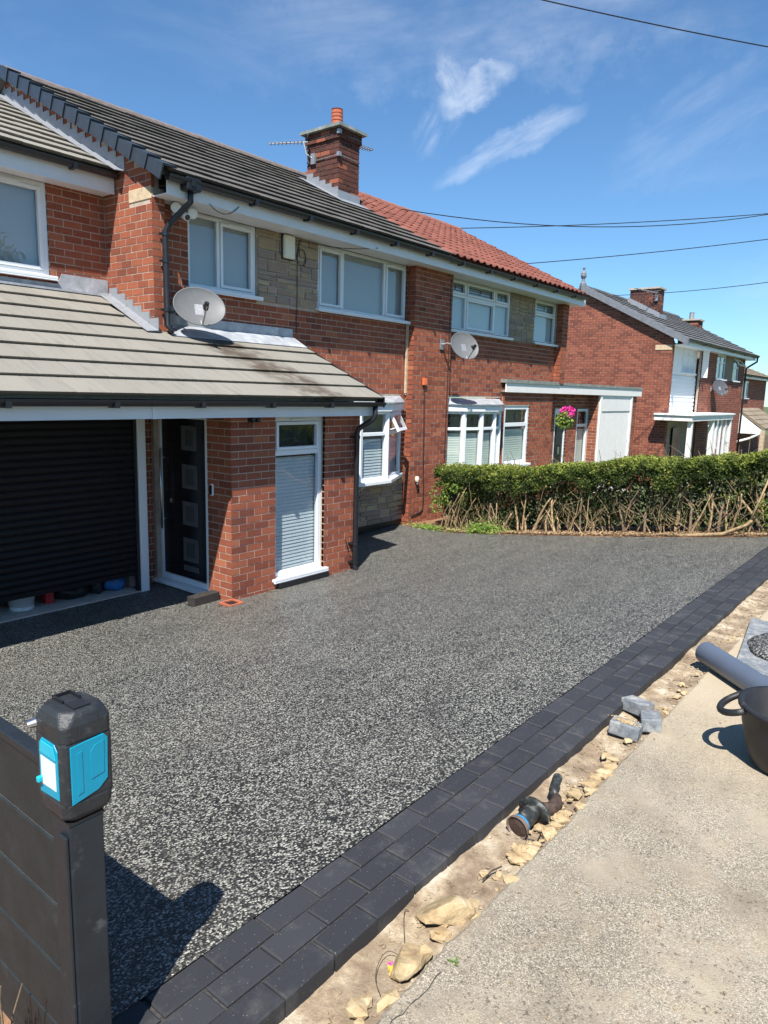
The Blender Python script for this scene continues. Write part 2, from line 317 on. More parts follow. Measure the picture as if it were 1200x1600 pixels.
# ------------------------------------------------------------------ geometry helpers
class MB:
    def __init__(s): s.v = []; s.f = []; s.t = []
    def add(s, vs, fs, tint=0.):
        o = len(s.v); s.v.extend(vs); s.f.extend([tuple(i+o for i in f) for f in fs]); s.t.extend([tint]*len(fs)); return s
    def box(s, x0, x1, y0, y1, z0, z1, tint=0.):
        return s.add([(x0,y0,z0),(x1,y0,z0),(x1,y1,z0),(x0,y1,z0),(x0,y0,z1),(x1,y0,z1),(x1,y1,z1),(x0,y1,z1)],
                     [(0,3,2,1),(4,5,6,7),(0,1,5,4),(1,2,6,5),(2,3,7,6),(3,0,4,7)], tint)
    def fbox(s, F, a0, a1, d0, d1, z0, z1, tint=0.):
        v = [F.P(a, d, z) for z in (z0, z1) for a, d in ((a0, d0), (a1, d0), (a1, d1), (a0, d1))]
        return s.add(v, [(0,3,2,1),(4,5,6,7),(0,1,5,4),(1,2,6,5),(2,3,7,6),(3,0,4,7)], tint)
    def mbox(s, mat, sx, sy, sz, tint=0.):   # centred box through a matrix
        v = [tuple(mat @ Vector((x*sx/2, y*sy/2, z*sz/2))) for z in (-1, 1) for x, y in ((-1,-1),(1,-1),(1,1),(-1,1))]
        return s.add(v, [(0,3,2,1),(4,5,6,7),(0,1,5,4),(1,2,6,5),(2,3,7,6),(3,0,4,7)], tint)
    def quad(s, a, b, c, d, tint=0.): return s.add([a, b, c, d], [(0,1,2,3)], tint)
    def prism(s, poly, ext):                 # polygon (3d pts) extruded by vector
        n = len(poly); e = Vector(ext)
        v = [tuple(p) for p in poly] + [tuple(Vector(p)+e) for p in poly]
        f = [tuple(range(n))[::-1], tuple(range(n, 2*n))] + [(i, (i+1) % n, n+(i+1) % n, n+i) for i in range(n)]
        return s.add(v, f)
    def tube(s, pts, rad, sides=8, cap=True, tint=0.):
        pts = [Vector(p) for p in pts]; n = len(pts); rings = []
        rad = rad if isinstance(rad, (list, tuple)) else [rad]*n
        ref = None
        for i, p in enumerate(pts):
            t = (pts[min(i+1, n-1)] - pts[max(i-1, 0)]).normalized()
            if ref is None: ref = Vector((0,0,1)) if abs(t.z) < .9 else Vector((1,0,0))
            a = (ref - t*ref.dot(t)).normalized(); b = t.cross(a); ref = a
            rings.append([tuple(p + (a*math.cos(2*math.pi*k/sides) + b*math.sin(2*math.pi*k/sides))*rad[i]) for k in range(sides)])
        v = [q for r in rings for q in r]
        f = [(i*sides+k, i*sides+(k+1) % sides, (i+1)*sides+(k+1) % sides, (i+1)*sides+k) for i in range(n-1) for k in range(sides)]
        if cap: f += [tuple(range(sides))[::-1], tuple(range((n-1)*sides, n*sides))]
        return s.add(v, f, tint)
    def lathe(s, prof, mat=None, seg=24, sx=1., sy=1.):   # prof: (r, z)
        mat = mat or Matrix(); v = []
        for r, z in prof:
            for k in range(seg):
                a = 2*math.pi*k/seg; v.append(tuple(mat @ Vector((r*math.cos(a)*sx, r*math.sin(a)*sy, z))))
        f = [(i*seg+k, i*seg+(k+1) % seg, (i+1)*seg+(k+1) % seg, (i+1)*seg+k) for i in range(len(prof)-1) for k in range(seg)]
        return s.add(v, f)
    def build(s, name, mat, parent=None, smooth=False, kind=None, bevel=0.):
        me = bpy.data.meshes.new(name); me.from_pydata(s.v, [], s.f)
        if any(s.t):
            at = me.attributes.new('tint', 'FLOAT', 'FACE'); at.data.foreach_set('value', s.t)
        return link(name, me, mat, parent, smooth, kind, bevel)
def link(name, me, mat, parent=None, smooth=False, kind=None, bevel=0.):
    if not me.materials: me.materials.append(MT[mat])
    if smooth: me.polygons.foreach_set('use_smooth', [True]*len(me.polygons))
    o = bpy.data.objects.new(name, me); COL.objects.link(o)
    if parent: o.parent = parent
    if kind: o['kind'] = kind
    if bevel:
        md = o.modifiers.new('bevel', 'BEVEL'); md.width = bevel; md.segments = 2; md.limit_method = 'ANGLE'
    return o
class Fr:                                    # a vertical wall face: s along u, d outwards along n
    def __init__(s, ox, oy, u, n): s.o = (ox, oy); s.u = u; s.n = n
    def P(s, a, d, z): return (s.o[0]+s.u[0]*a+s.n[0]*d, s.o[1]+s.u[1]*a+s.n[1]*d, z)
    @property
    def rz(s): return math.atan2(s.u[1], s.u[0])
def front(x, y): return Fr(x, y, (1, 0), (0, -1))
def side(x, y): return Fr(x, y, (0, 1), (-1, 0))          # faces -X, runs +Y
def thing(name, label, cat, loc=(0, 0, 0), group=None):
    o = bpy.data.objects.new(name, None); COL.objects.link(o); o.empty_display_size = .2
    o['label'] = label; o['category'] = cat
    if group: o['group'] = group
    return o
def tag(o, label, cat, group=None):
    o['label'] = label; o['category'] = cat
    if group: o['group'] = group
    return o
def struct(o): o['kind'] = 'structure'; return o
def objmat(name, me, mat, parent, M):
    o = bpy.data.objects.new(name, me); COL.objects.link(o)
    o.parent = parent; o.matrix_basis = M
    return o
CAMP = Vector((0, 0, CAMZ)); CMI = cm.inverted()
def pix(p):
    c = CMI @ Vector(p)
    if c.z > -.1: return None
    return (600 + 1110*c.x/-c.z, 800 - 1110*c.y/-c.z)
def inview(p, m=30):
    q = pix(p); return q is not None and -m < q[0] < 1200+m and -m < q[1] < 1600+m
def pick(lst, n, key):
    lst = sorted(lst, key=key, reverse=True); return lst[:n], lst[n:]

# bricks ------------------------------------------------------------
BL, BH, CO = .2263, .0840, .0840
unit = MB().add([(-.5,-1,-.5),(.5,-1,-.5),(.5,-1,.5),(-.5,-1,.5),(-.5,0,-.5),(.5,0,-.5),(.5,0,.5),(-.5,0,.5)],
                [(0,1,2,3),(0,4,5,1),(1,5,6,2),(2,6,7,3),(3,7,4,0)])
def brick_mesh(mat):
    me = bpy.data.meshes.new('brick'); me.from_pydata(unit.v, [], unit.f); me.materials.append(MT[mat]); return me
def lay(F, s0, s1, z0, z1, holes=(), zb=None, ztop=None, flip=0, zlow=None, depth=.05):
    """stretcher bond over a wall face; returns (F, a0, a1, z0, z1)"""
    out = []; zb = -.42 if zb is None else zb
    k = math.floor((z0 - zb)/CO)
    while zb + k*CO < z1:
        za = zb + k*CO; zc = za + CO - .012; zm = (za+zc)/2
        a = s0 - BL*(.5 if (k+flip) % 2 else 0); first = False; row = []
        while a < s1:
            lo, hi = max(a, s0), min(a + BL - .012, s1)
            if a < s0 and -1 < hi - s0 < .035: a += BL; first = True; continue
            if first: lo = s0; first = False
            if s1 - hi < .05: hi = s1
            segs = [(lo, hi)] if hi - lo > .02 else []
            for (h0, h1, hz0, hz1) in holes:
                if hz0 < zm < hz1:
                    ns = []
                    for p, q in segs:
                        if q <= h0 or p >= h1: ns.append((p, q))
                        else:
                            if h0 - p > .025: ns.append((p, h0))
                            if q - h1 > .025: ns.append((h1, q))
                    segs = ns
            row += segs
            a += BL
            if hi >= s1: break
        act = [h for h in holes if h[2] < zm < h[3]]
        for p, q in row:
            for h in act:                    # no slivers of mortar beside an opening
                if 0 < p - h[1] < .06: p = h[1]
                if 0 < h[0] - q < .06: q = h[0]
            t = min(zc, z1); b0 = max(za, z0)
            if ztop and t > ztop((p+q)/2): continue
            if zlow and b0 < zlow((p+q)/2): continue
            if t - b0 > .02: out.append((F, p, q, b0, t))
        k += 1
    return out
def bricks(parent, items, mat, nmax):
    """the largest in view as single parts, the rest as one joined part"""
    me = brick_mesh(mat); rng = random.Random(11)
    def size(it):
        F, a0, a1, z0, z1 = it
        c = Vector(F.P((a0+a1)/2, 0, (z0+z1)/2)); d = CAMP - c
        if not inview(c) : return -1
        return (a1-a0)*(z1-z0)*abs(d.normalized().dot(Vector((*F.n, 0))))/d.length_squared
    big, rest = pick(items, nmax, size)
    for F, a0, a1, z0, z1 in big:
        j = rng.uniform(-.001, .0015)
        c = Vector(F.P((a0+a1)/2, j, (z0+z1)/2))
        M = Matrix.Translation(c) @ Matrix.Rotation(F.rz, 4, 'Z')
        # outward normal must be local -Y
        sgn = 1 if Vector((F.u[1], -F.u[0])).dot(Vector(F.n)) > 0 else -1
        M = M @ Matrix.Rotation(rng.uniform(-.004, .004), 4, 'Y') @ Matrix.Diagonal((a1-a0, .05*sgn, z1-z0, 1))
        M = M @ Matrix.Translation((0, 1, 0))
        objmat('brick', me, mat, parent, M)
    mb = MB()
    for F, a0, a1, z0, z1 in rest:
        d = rng.uniform(-.001, .0015); t = rng.uniform(.001, .999)
        v = [F.P(a0, d, z0), F.P(a1, d, z0), F.P(a1, d, z1), F.P(a0, d, z1), F.P(a0, -.04, z0), F.P(a1, -.04, z0), F.P(a1, -.04, z1), F.P(a0, -.04, z1)]
        mb.add(v, unit.f, t)
    if rest: mb.build('brickwork', mat, parent, kind='stuff')
def panel(mb, F, s0, s1, z0, z1, holes=(), d=-.0035, th=.11, ztop=None):
    """mortar backing of a wall face with real openings"""
    xs = sorted({s0, s1, *[min(max(h, s0), s1) for H in holes for h in H[:2]]})
    zs = sorted({z0, z1, *[min(max(h, z0), z1) for H in holes for h in H[2:4]]})
    for i in range(len(xs)-1):
        for j in range(len(zs)-1):
            xm, zm = (xs[i]+xs[i+1])/2, (zs[j]+zs[j+1])/2
            if any(h[0] < xm < h[1] and h[2] < zm < h[3] for h in holes): continue
            mb.fbox(F, xs[i], xs[i+1], d-th, d, zs[j], zs[j+1])
# windows -----------------------------------------------------------
def window(parent, F, s0, s1, z0, z1, mull=(), trans=None, sash=(), name='window', back='blind_fabric', d=-.05, fw=.05, sill=.05, slats=None,
           slat_mat='slat_white', lead=False, slat_pitch=.05, mat='white_plastic', deep=.30, sash_trans=None, slat_from=None, label=None, no_back=False):
    w = bpy.data.objects.new(name, None); COL.objects.link(w)
    w.parent = parent; w.empty_display_size = .1
    if label: w['label'] = label
    fr = MB(); ft = .06
    fr.fbox(F, s0, s0+fw, d-ft, d, z0, z1); fr.fbox(F, s1-fw, s1, d-ft, d, z0, z1)
    fr.fbox(F, s0+fw, s1-fw, d-ft, d-.001, z0, z0+fw); fr.fbox(F, s0+fw, s1-fw, d-ft, d-.001, z1-fw, z1)
    for m in mull: fr.fbox(F, m-fw*.5, m+fw*.5, d-ft, d-.002, z0+fw, z1-fw)
    xs = [s0+fw] + [q for m in mull for q in (m-fw*.5, m+fw*.5)] + [s1-fw]
    lights = []
    for i in range(0, len(xs), 2):
        tt = trans[i//2] if isinstance(trans, (list, tuple)) else trans
        if tt:
            fr.fbox(F, xs[i], xs[i+1], d-ft, d-.003, tt-fw*.5, tt+fw*.5)
            lights += [(xs[i], xs[i+1], z0+fw, tt-fw*.5, False), (xs[i], xs[i+1], tt+fw*.5, z1-fw, True)]
        else: lights.append((xs[i], xs[i+1], z0+fw, z1-fw, False))
    fr.build('frame', mat, w, bevel=.004)
    sm = MB(); any_s = False
    for k, (a, b_, za, zc, topl) in enumerate(lights):
        if k in sash:
            sw = .042; sm = MB()
            sm.fbox(F, a+.003, a+sw, d-.04, d+.014, za+.003, zc-.003); sm.fbox(F, b_-sw, b_-.003, d-.04, d+.014, za+.003, zc-.003)
            sm.fbox(F, a+sw, b_-sw, d-.04, d+.013, za+.003, za+sw); sm.fbox(F, a+sw, b_-sw, d-.04, d+.013, zc-sw, zc-.003)
            sm.build('sash', mat, w, bevel=.004)
            a, b_, za, zc = a+sw, b_-sw, za+sw, zc-sw
        g = MB(); g.quad(F.P(a, d-.03, za), F.P(b_, d-.03, za), F.P(b_, d-.03, zc), F.P(a, d-.03, zc)); g.build('pane', 'glass', w)
        if lead and (topl or lead == 'all'):
            lm = MB(); cx, cz = (a+b_)/2, (za+zc)/2; e = .012; ww, hh = (b_-a)/2-.03, (zc-za)/2-.03
            dd = d-.026
            for (p0, p1, q0, q1) in ((-ww, ww, hh-e, hh), (-ww, ww, -hh, -hh+e), (-ww, -ww+e, -hh, hh), (ww-e, ww, -hh, hh), (-ww, ww, -e/2, e/2), (-e/2, e/2, -hh, hh)):
                lm.fbox(F, cx+p0, cx+p1, dd, dd+.004, cz+q0, cz+q1)
            r = min(hh*.55, .07); lm.add([F.P(cx-r, dd+.005, cz), F.P(cx, dd+.005, cz-r*1.2), F.P(cx+r, dd+.005, cz), F.P(cx, dd+.005, cz+r*1.2)], [(0, 1, 2, 3)])
            lm.build('leading', 'black_plastic', w)
        if slats and not topl or slats == 'all':
            n = int((zc-za-.02)/slat_pitch); L = b_-a+.03
            me = SLATS.get((round(L, 3), slat_mat))
            if me is None:
                sb = MB(); pr = [(-.024, -.006), (0, .003), (.024, .004)]
                sb.add([(x, y, z) for x in (-L/2, L/2) for y, z in pr] + [(x, y, z-.0015) for x in (-L/2, L/2) for y, z in pr],
                       [(0, 1, 4, 3), (1, 2, 5, 4), (6, 9, 10, 7), (7, 10, 11, 8), (0, 3, 9, 6), (2, 8, 11, 5)])
                me = bpy.data.meshes.new('slat'); me.from_pydata(sb.v, [], sb.f); me.materials.append(MT[slat_mat]); SLATS[(round(L, 3), slat_mat)] = me
            for i in range(n):
                zz = za + .02 + slat_pitch*i
                M = Matrix.Translation(F.P((a+b_)/2, d-.085, zz)) @ Matrix.Rotation(F.rz, 4, 'Z') @ Matrix.Rotation(R(60 if slat_mat == 'slat_white' else 74), 4, 'X')
                objmat('slat', me, slat_mat, w, M)
    if sill:
        sl = MB(); sl.fbox(F, s0-.05, s1+.05, d-.05, d+.11, z0-.032, z0+.002); sl.fbox(F, s0-.05, s1+.05, d+.085, d+.11, z0-.05, z0-.032); sl.build('sill', mat, w, bevel=.005)
    if back and not no_back:  # real blinds, except the dark sheets that stand for unlit rooms
        bb = MB(); dk = d-.16 if slats else d-.085
        bb.fbox(F, s0+.02, s1-.02, dk-.01, dk, z0+.02, z1-.02); bb.build('blind_or_dark_sheet' if not slats else 'dark_room_sheet', 'room_shade' if slats else back, w)
    return w
SLATS = {}

# ================================================================== the ground
ZE = .79                                     # top of the block edging by the path
YI, YO = 1.565, 1.255                        # inner and outer edge of the block edging
def sstep(a, b, x): t = min(1, max(0, (x-a)/(b-a))); return t*t*(3-2*t)
def zdrive(x, y):
    zh = .12*sstep(6.8, 10.4, x)
    t = min(1., max(0., (y-YI)/(6.6-YI))); p = t + .2*t*(1-t)
    return (ZE-.004)*(1-p) + zh*p
def grid(xs, ys, zf, mat, name, kind='structure', smooth=True):
    v = [(x, y, zf(x, y)) for y in ys for x in xs]; n = len(xs)
    f = [(j*n+i, j*n+i+1, (j+1)*n+i+1, (j+1)*n+i) for j in range(len(ys)-1) for i in range(n-1)]
    me = bpy.data.meshes.new(name); me.from_pydata(v, [], f)
    return link(name, me, mat, None, smooth, kind)
def lin(a, b, n): return [a+(b-a)*i/(n-1) for i in range(n)]
def zground(x, y):
    z = zdrive(x, y) if -2 < y < 9 else (ZE-.004 if y <= -2 else .1*sstep(12, 9, y))
    if y < YI: z = .70
    if y < -1.3: z = .62
    return z - .10 - .45*sstep(15, 25, x) - 2.2*sstep(40, 120, x)
grid([-900, -200, -60, -20, -8, -3] + lin(0, 30, 31) + [34, 38, 45, 60, 90, 150, 300, 900], [-900, -200, -60, -20, -8, -4, -1.31, -1.3, 0, 1.3, 1.4, 1.56, 1.57] + lin(2, 8.5, 14) + [10, 12, 20, 50, 150, 900], zground, 'grass', 'ground')
grid(lin(.80, 10.06, 62), [YI] + lin(1.75, 7.9, 42), zdrive, 'resin_gravel', 'driveway')
# block paving edge: three stretcher courses laid along the path
edg = struct(MB().box(.55, 13.2, YO+.012, YI-.004, ZE-.12, ZE-.010).build('driveway_edging', 'joint_sand'))
mbp = MB(); L, Wd, Hh = .196, .0965, .08; c = .005
pv = [(-L/2, -Wd/2, -Hh), (L/2, -Wd/2, -Hh), (L/2, Wd/2, -Hh), (-L/2, Wd/2, -Hh), (-L/2, -Wd/2, -c), (L/2, -Wd/2, -c), (L/2, Wd/2, -c), (-L/2, Wd/2, -c),
      (-L/2+c, -Wd/2+c, 0), (L/2-c, -Wd/2+c, 0), (L/2-c, Wd/2-c, 0), (-L/2+c, Wd/2-c, 0)]
pf = [(0,1,5,4),(1,2,6,5),(2,3,7,6),(3,0,4,7),(4,5,9,8),(5,6,10,9),(6,7,11,10),(7,4,8,11),(8,9,10,11)]
pme = bpy.data.meshes.new('paver'); pme.from_pydata(pv, [], pf); pme.materials.append(MT['paver'])
rg = random.Random(3); row_w = (YI-YO)/3; rest = MB(); cnt = 0; offs = (.07, .15, .02)
for i in range(62):
    for r_ in range(3):
        x = .62 + offs[r_] + i*.2035 + rg.uniform(-.003, .003); y = YO + row_w*(r_+.5)
        M = Matrix.Translation((x, y, ZE + rg.uniform(-.002, .0025))) @ Matrix.Rotation(rg.uniform(-.012, .012), 4, 'Z') @ Matrix.Rotation(rg.uniform(-.008, .008), 4, 'X') @ Matrix.Rotation(rg.uniform(-.006, .006), 4, 'Y')
        objmat('paver', pme, 'paver', edg, M)
# dusty bedding trench between edging and path, with the bank of loose sand
def fb(x, y, s=1.): return noise.fractal(Vector((x*s, y*s, 3.7)), 1., 2., 5)
YS = 1.045
def ztrench(x, y):
    t = min(1, max(0, (y-YS)/(YO-YS)))
    return ZE-.050 - .012*math.sin(t*3.1) + .018*fb(x, y, 3.) + .008*fb(x, y, 14.) + .012*(1-t)**3*max(0, fb(x, .3, 2.2)+.3) + .010*sstep(4.5, 6, x)
grid(lin(-.2, 9.9, 300), lin(YS-.10, YO+.012, 22), ztrench, 'bedding', 'bedding_strip')
def yedge(x): return YS + .007*fb(x, .5, 9.) + .006*fb(x, .2, 40.) + .008*fb(x, .9, 1.3)
pm = MB(); xs = lin(-3, .8, 20) + lin(.82, 6.5, 380) + lin(6.6, 14, 40)
for i in range(len(xs)-1):
    a, b_ = xs[i], xs[i+1]; ya, yb = yedge(a), yedge(b_); z = ZE-.028
    za, zb = z+.002*fb(a, 0, 1.5), z+.002*fb(b_, 0, 1.5)
    pm.add([(a, ya, za-.09), (b_, yb, zb-.09), (b_, yb, zb-.008), (a, ya, za-.008), (b_, yb-.012, zb), (a, ya-.012, za), (b_, -.25, z), (a, -.25, z), (b_, -1.2, z), (a, -1.2, z)],
           [(0,1,2,3), (3,2,4,5), (5,4,6,7), (7,6,8,9)])
fp = pm.build('footpath', 'path_concrete', None, kind='structure')
def crack(pts, w, seed):
    rg_ = random.Random(seed); b = MB(); P_ = []
    for (x0, y0), (x1, y1) in zip(pts, pts[1:]):
        n_ = max(2, int(math.hypot(x1-x0, y1-y0)/.018))
        P_ += [(x0+(x1-x0)*i/n_+rg_.gauss(0, .0035), y0+(y1-y0)*i/n_+rg_.gauss(0, .0035), w*rg_.uniform(.3, 1.2)) for i in range(n_)]
    v = []
    for i, (x, y, ww) in enumerate(P_):
        j = min(i+1, len(P_)-1); k = max(i-1, 0); dx, dy = P_[j][0]-P_[k][0], P_[j][1]-P_[k][1]; L_ = math.hypot(dx, dy) or 1
        v += [(x-dy/L_*ww, y+dx/L_*ww, ZE-.0245), (x+dy/L_*ww, y-dx/L_*ww, ZE-.0245)]
    b.add(v, [(2*i, 2*i+1, 2*i+3, 2*i+2) for i in range(len(P_)-1)]); b.build('crack', 'joint_sand', fp)
crack([(1.0, .985), (1.32, 1.0), (1.52, .99), (1.60, 1.005)], .0016, 1)

struct(MB().box(-40, 60, -1.33, -1.2, .5, ZE-.024).build('kerb', 'concrete_light'))
grid([-60, 0, 60], [-9, -1.331], lambda x, y: ZE-.135, 'road', 'road')
struct(MB().box(0.2, 4.695, 7.455, 12.4, -.12, .012).build('garage_floor', 'concrete_light'))
sl = MB(); sl.add([(-3, YO+.35, .70), (.755, YO+.35, .70), (.755, 6, .45), (-3, 6, .45), (-3, 1.0, .70), (.755, 1.0, .70)], [(0, 1, 2, 3), (4, 5, 1, 0)]); sl.build('garden_soil', 'soil', None, kind='structure')

# ================================================================== left house
RS = .51; TH = math.atan(RS)                 # main roof pitch
YE, ZEV = 7.125, 4.803                         # eaves line of the tiles
def zroof(y): return ZEV + RS*(y-YE)
YR = 10.78; ZR = zroof(YR)
Y0, Y1 = 7.50, 7.66                          # pier face, recessed wall face
XL, XP, XR = 5.01, 10.72, 16.25              # left gable, party line, right gable of the pair
LS = .467; LTH = math.atan(LS); LY, LZ = 5.95, 2.36
def zlean(y): return LZ + LS*(y-LY)
ES = .495; ETH = math.atan(ES)
h1 = thing('semi_detached_house', 'red brick house with pale tiled porch roof, dark main roof and black front door', 'house')
wall = MB(); items = []
# porch
FP = front(5.114, 6.271); PW = 7.31-5.114
wins = [(.667, 1.517, .17, 2.14)]
items += lay(FP, .003, PW, -.30, 2.20, wins, flip=0); panel(wall, FP, .012, PW, -.3, 2.3, wins)
FPs = side(5.114, 6.274)
dh = [(.42, 1.44, .03, 2.3)]
items += lay(FPs, 0, 1.445, -.30, 2.20, dh, flip=1); panel(wall, FPs, .01, 1.45, -.3, 2.3, dh)
wall.box(7.20, 7.30, 6.38, 7.66, -.3, 2.36)
FB = front(4.80, 7.72)
items += lay(FB, 0, .314, -.2, 2.2, flip=1); panel(wall, FB, -.1, .314, -.3, 2.2)
# two-storey main wall between the piers
FM = front(XL, Y1); WM = 10.13 - XL
W1 = (5.61-XL, 6.72-XL, 3.69, 4.66); W2 = (7.91-XL, 10.10-XL, 3.67, 4.66)
stone = (W1[1], W2[0], 3.64, 4.66)
bayh = (7.45-XL, 10.0-XL, -.35, 2.40)
hs = [(W1[0], W1[1], W1[2]-.02, 4.7), (W2[0], W2[1], W2[2]-.02, 4.7), (stone[0]-.01, stone[1]+.01, stone[2], 4.7), bayh]
items += lay(FM, .16, WM, -.3, 4.62, hs, zlow=lambda s: 3.02 if s < 2.45 else -1); panel(wall, FM, .05, WM, -.3, 4.8, hs)
# left projecting jamb and its gable return
FJ = front(XL, Y0)
items += lay(FJ, .003, .17, 2.9, 4.60, flip=0); panel(wall, FJ, .012, .165, 2.9, 4.7, th=.15)
FG = side(XL, Y0+.003)
kn = (.02, .46, 4.57, 4.72)
gt = lambda s: zroof(Y0+s) - .10
items += lay(FG, 0, 5.2, 2.8, 6.7, [kn], ztop=gt, flip=1, zlow=lambda s: max(zlean(Y0+s) + .02, 0) if s < 1.0 else 3.5 + 0*s)
wall.prism([(XL+.0035, Y0+.012, 2.3), (XL+.0035, Y0+.012, gt(0)), (XL+.0035, YR, gt(YR-Y0)), (XL+.0035, YR+3.6, gt(0)), (XL+.0035, YR+3.6, 2.3)], (.10, 0, 0))
# pier on the party line, left half
FQ = front(10.13, Y0); FQs = side(10.13, Y0+.003)
items += lay(FQ, .003, XP-10.13-.003, -.3, 4.66); panel(wall, FQ, .012, XP-10.13, -.3, 4.7, th=.14)
items += lay(FQs, 0, .16, -.3, 4.62, flip=1)
# set-back extension over the garage
FE = front(.6, 8.50); EW = (2.6-.6, 4.29-.6, 3.68, 4.78)
items += lay(FE, .6, XL-.6-.01, 3.3, 4.78, [(EW[0], EW[1], EW[2]-.03, 5)], flip=1); panel(wall, FE, 0, XL-.6, 0, 4.85, [EW])
# garage sides
wall.box(.6, .7, 7.5, 13, -.3, 3.2); wall.box(.7, 4.8, 12.4, 12.5, -.3, 3.2)
wl = wall.build('wall', 'mortar', h1)
bricks(wl, items, 'brick', 300)
# back and far end of the main block, so that it is a closed house
MB().box(XL+.12, XP, YR+3.45, YR+3.55, 0, zroof(YE)+.1).build('rear_wall', 'brick_far', h1)
MB().fbox(FG, .005, .46, -.04, .006, 4.575, 4.718).build('kneeler_stone', 'sandstone', h1, bevel=.008)

# roofs -------------------------------------------------------------
def flat_tile(w, ln, th=.02):
    b = MB(); lift = .034; th = .034
    # nose is thick and proud, tail tucks under the course above; shallow side lock
    pr = [(-w/2, .001), (-w/2+.008, .0025), (w/2-.008, .0025), (w/2, .001)]
    top0 = [(x, 0, lift+dz) for x, dz in pr]; top1 = [(x, ln, .002+dz) for x, dz in pr]
    bot0 = [(x, .022, lift-th) for x, dz in pr]
    b.add(top0 + top1 + bot0, [(0,1,5,4), (1,2,6,5), (2,3,7,6), (8,9,1,0), (9,10,2,1), (10,11,3,2), (8,0,4), (11,7,3)])
    return b
def roll_tile(w, ln, th=.018, amp=.038):
    b = MB(); n = 9; lift = .03
    pr = []
    for i in range(n):
        u = i/(n-1); z = amp*max(0, math.sin(math.pi*min(1, u/.55)))**.8 if u < .55 else 0.0
        pr.append((-w/2+w*u, z))
    t0 = [(x, 0, lift+z) for x, z in pr]; t1 = [(x, ln, .004+z) for x, z in pr]; b0 = [(x, 0, lift+z-th) for x, z in pr]
    b.add(t0+t1+b0, [(i, i+1, n+i+1, n+i) for i in range(n-1)] + [(2*n+i, 2*n+i+1, i+1, i) for i in range(n-1)])
    return b
def mesh_of(b, name, mat):
    me = bpy.data.meshes.new(name); me.from_pydata(b.v, [], b.f); me.materials.append(MT[mat]); return me
def tiles(parent, make, w, gauge, x0, x1, ye, ze, th, ytop, mat, nmax, broken=True, name='tile', skip=None, seed=1, smooth=False, jit=1.):
    """courses of tiles up a slope facing -Y; gauge measured along Y"""
    ln = gauge/math.cos(th) + .06; rg = random.Random(seed); allp = []
    std = make(w-.003, ln)
    me = mesh_of(std, name, mat)
    if smooth: me.polygons.foreach_set('use_smooth', [True]*len(me.polygons))
    k = 0
    while ye + k*gauge < ytop - .02:
        y = ye + k*gauge; a = x0 - (w/2 if (broken and k % 2) else 0)
        while a < x1 - .02:
            lo, hi = max(a, x0), min(a+w, x1)
            if hi-lo > .03 and not (skip and skip((lo+hi)/2, y)):
                top = min(1., (ytop-y)/gauge + .0)
                c = Vector(((lo+hi)/2, y, ze + (y-ye)*math.tan(th)))
                M = Matrix.Translation(c + Vector((0, 0, rg.uniform(-.002, .003)*jit))) @ Matrix.Rotation(th, 4, 'X') @ Matrix.Rotation(rg.uniform(-.006, .006)*jit, 4, 'Y') @ Matrix.Diagonal(((hi-lo-.003)/(w-.003), min(1, top*1.05), 1, 1))
                allp.append((c, M))
            a += w
        k += 1
    big, rest_ = pick(allp, nmax, lambda it: (1 if inview(it[0]) else 0)/(it[0]-CAMP).length_squared)
    for c, M in big: objmat(name, me, mat, parent, M)
    mb = MB()
    for c, M in rest_: mb.add([tuple(M @ Vector(v)) for v in std.v], std.f, rg.uniform(.001, .999))
    if rest_: mb.build('tile_courses', mat, parent, kind='stuff', smooth=smooth)
def slope_deck(x0, x1, ye, ze, yr, zr, th_=.06, drop=.012):
    ye, ze = ye+.10, ze+.10*(zr-ze)/(yr-ye)
    d = Vector((0, 0, -th_)); p = [(x0, ye, ze-drop), (x1, ye, ze-drop), (x1, yr, zr-drop), (x0, yr, zr-drop)]
    return MB().prism(p, d)
rd = slope_deck(XL-.10, XP, YE, ZEV, YR, ZR); rd.prism([(XL-.10, YR, ZR-.012), (XP, YR, ZR-.012), (XP, YR+3.7, ZEV-.012), (XL-.10, YR+3.7, ZEV-.012)], (0, 0, -.06))
roof1 = rd.build('roof', 'tile_slate', h1)
tiles(roof1, flat_tile, .33, .307, XL-.02, XP-.01, YE, ZEV, TH, YR, 'tile_slate', 150)
def ridge_tiles(parent, x0, x1, y, z, mat, ln=.45, r=.12):
    b = MB()
    n = 7; pr = [(r*math.cos(math.pi*i/(n-1)), r*.75*math.sin(math.pi*i/(n-1))) for i in range(n)]
    t0 = [(0, y_, z_) for y_, z_ in pr]; t1 = [(ln-.006, y_, z_-.006) for y_, z_ in pr]
    b.add(t0+t1, [(i, i+1, n+i+1, n+i) for i in range(n-1)] + [tuple(range(n))])
    me = mesh_of(b, 'ridge_tile', mat); x = x0
    while x < x1-.05:
        objmat('ridge_tile', me, mat, parent, Matrix.Translation((x, y, z-.03+random.uniform(-.004, .004))) @ Matrix.Diagonal((min(1, (x1-x)/ln), 1, 1, 1))); x += ln
ridge_tiles(roof1, XL-.1, XP, YR, ZR, 'ridge_tile')
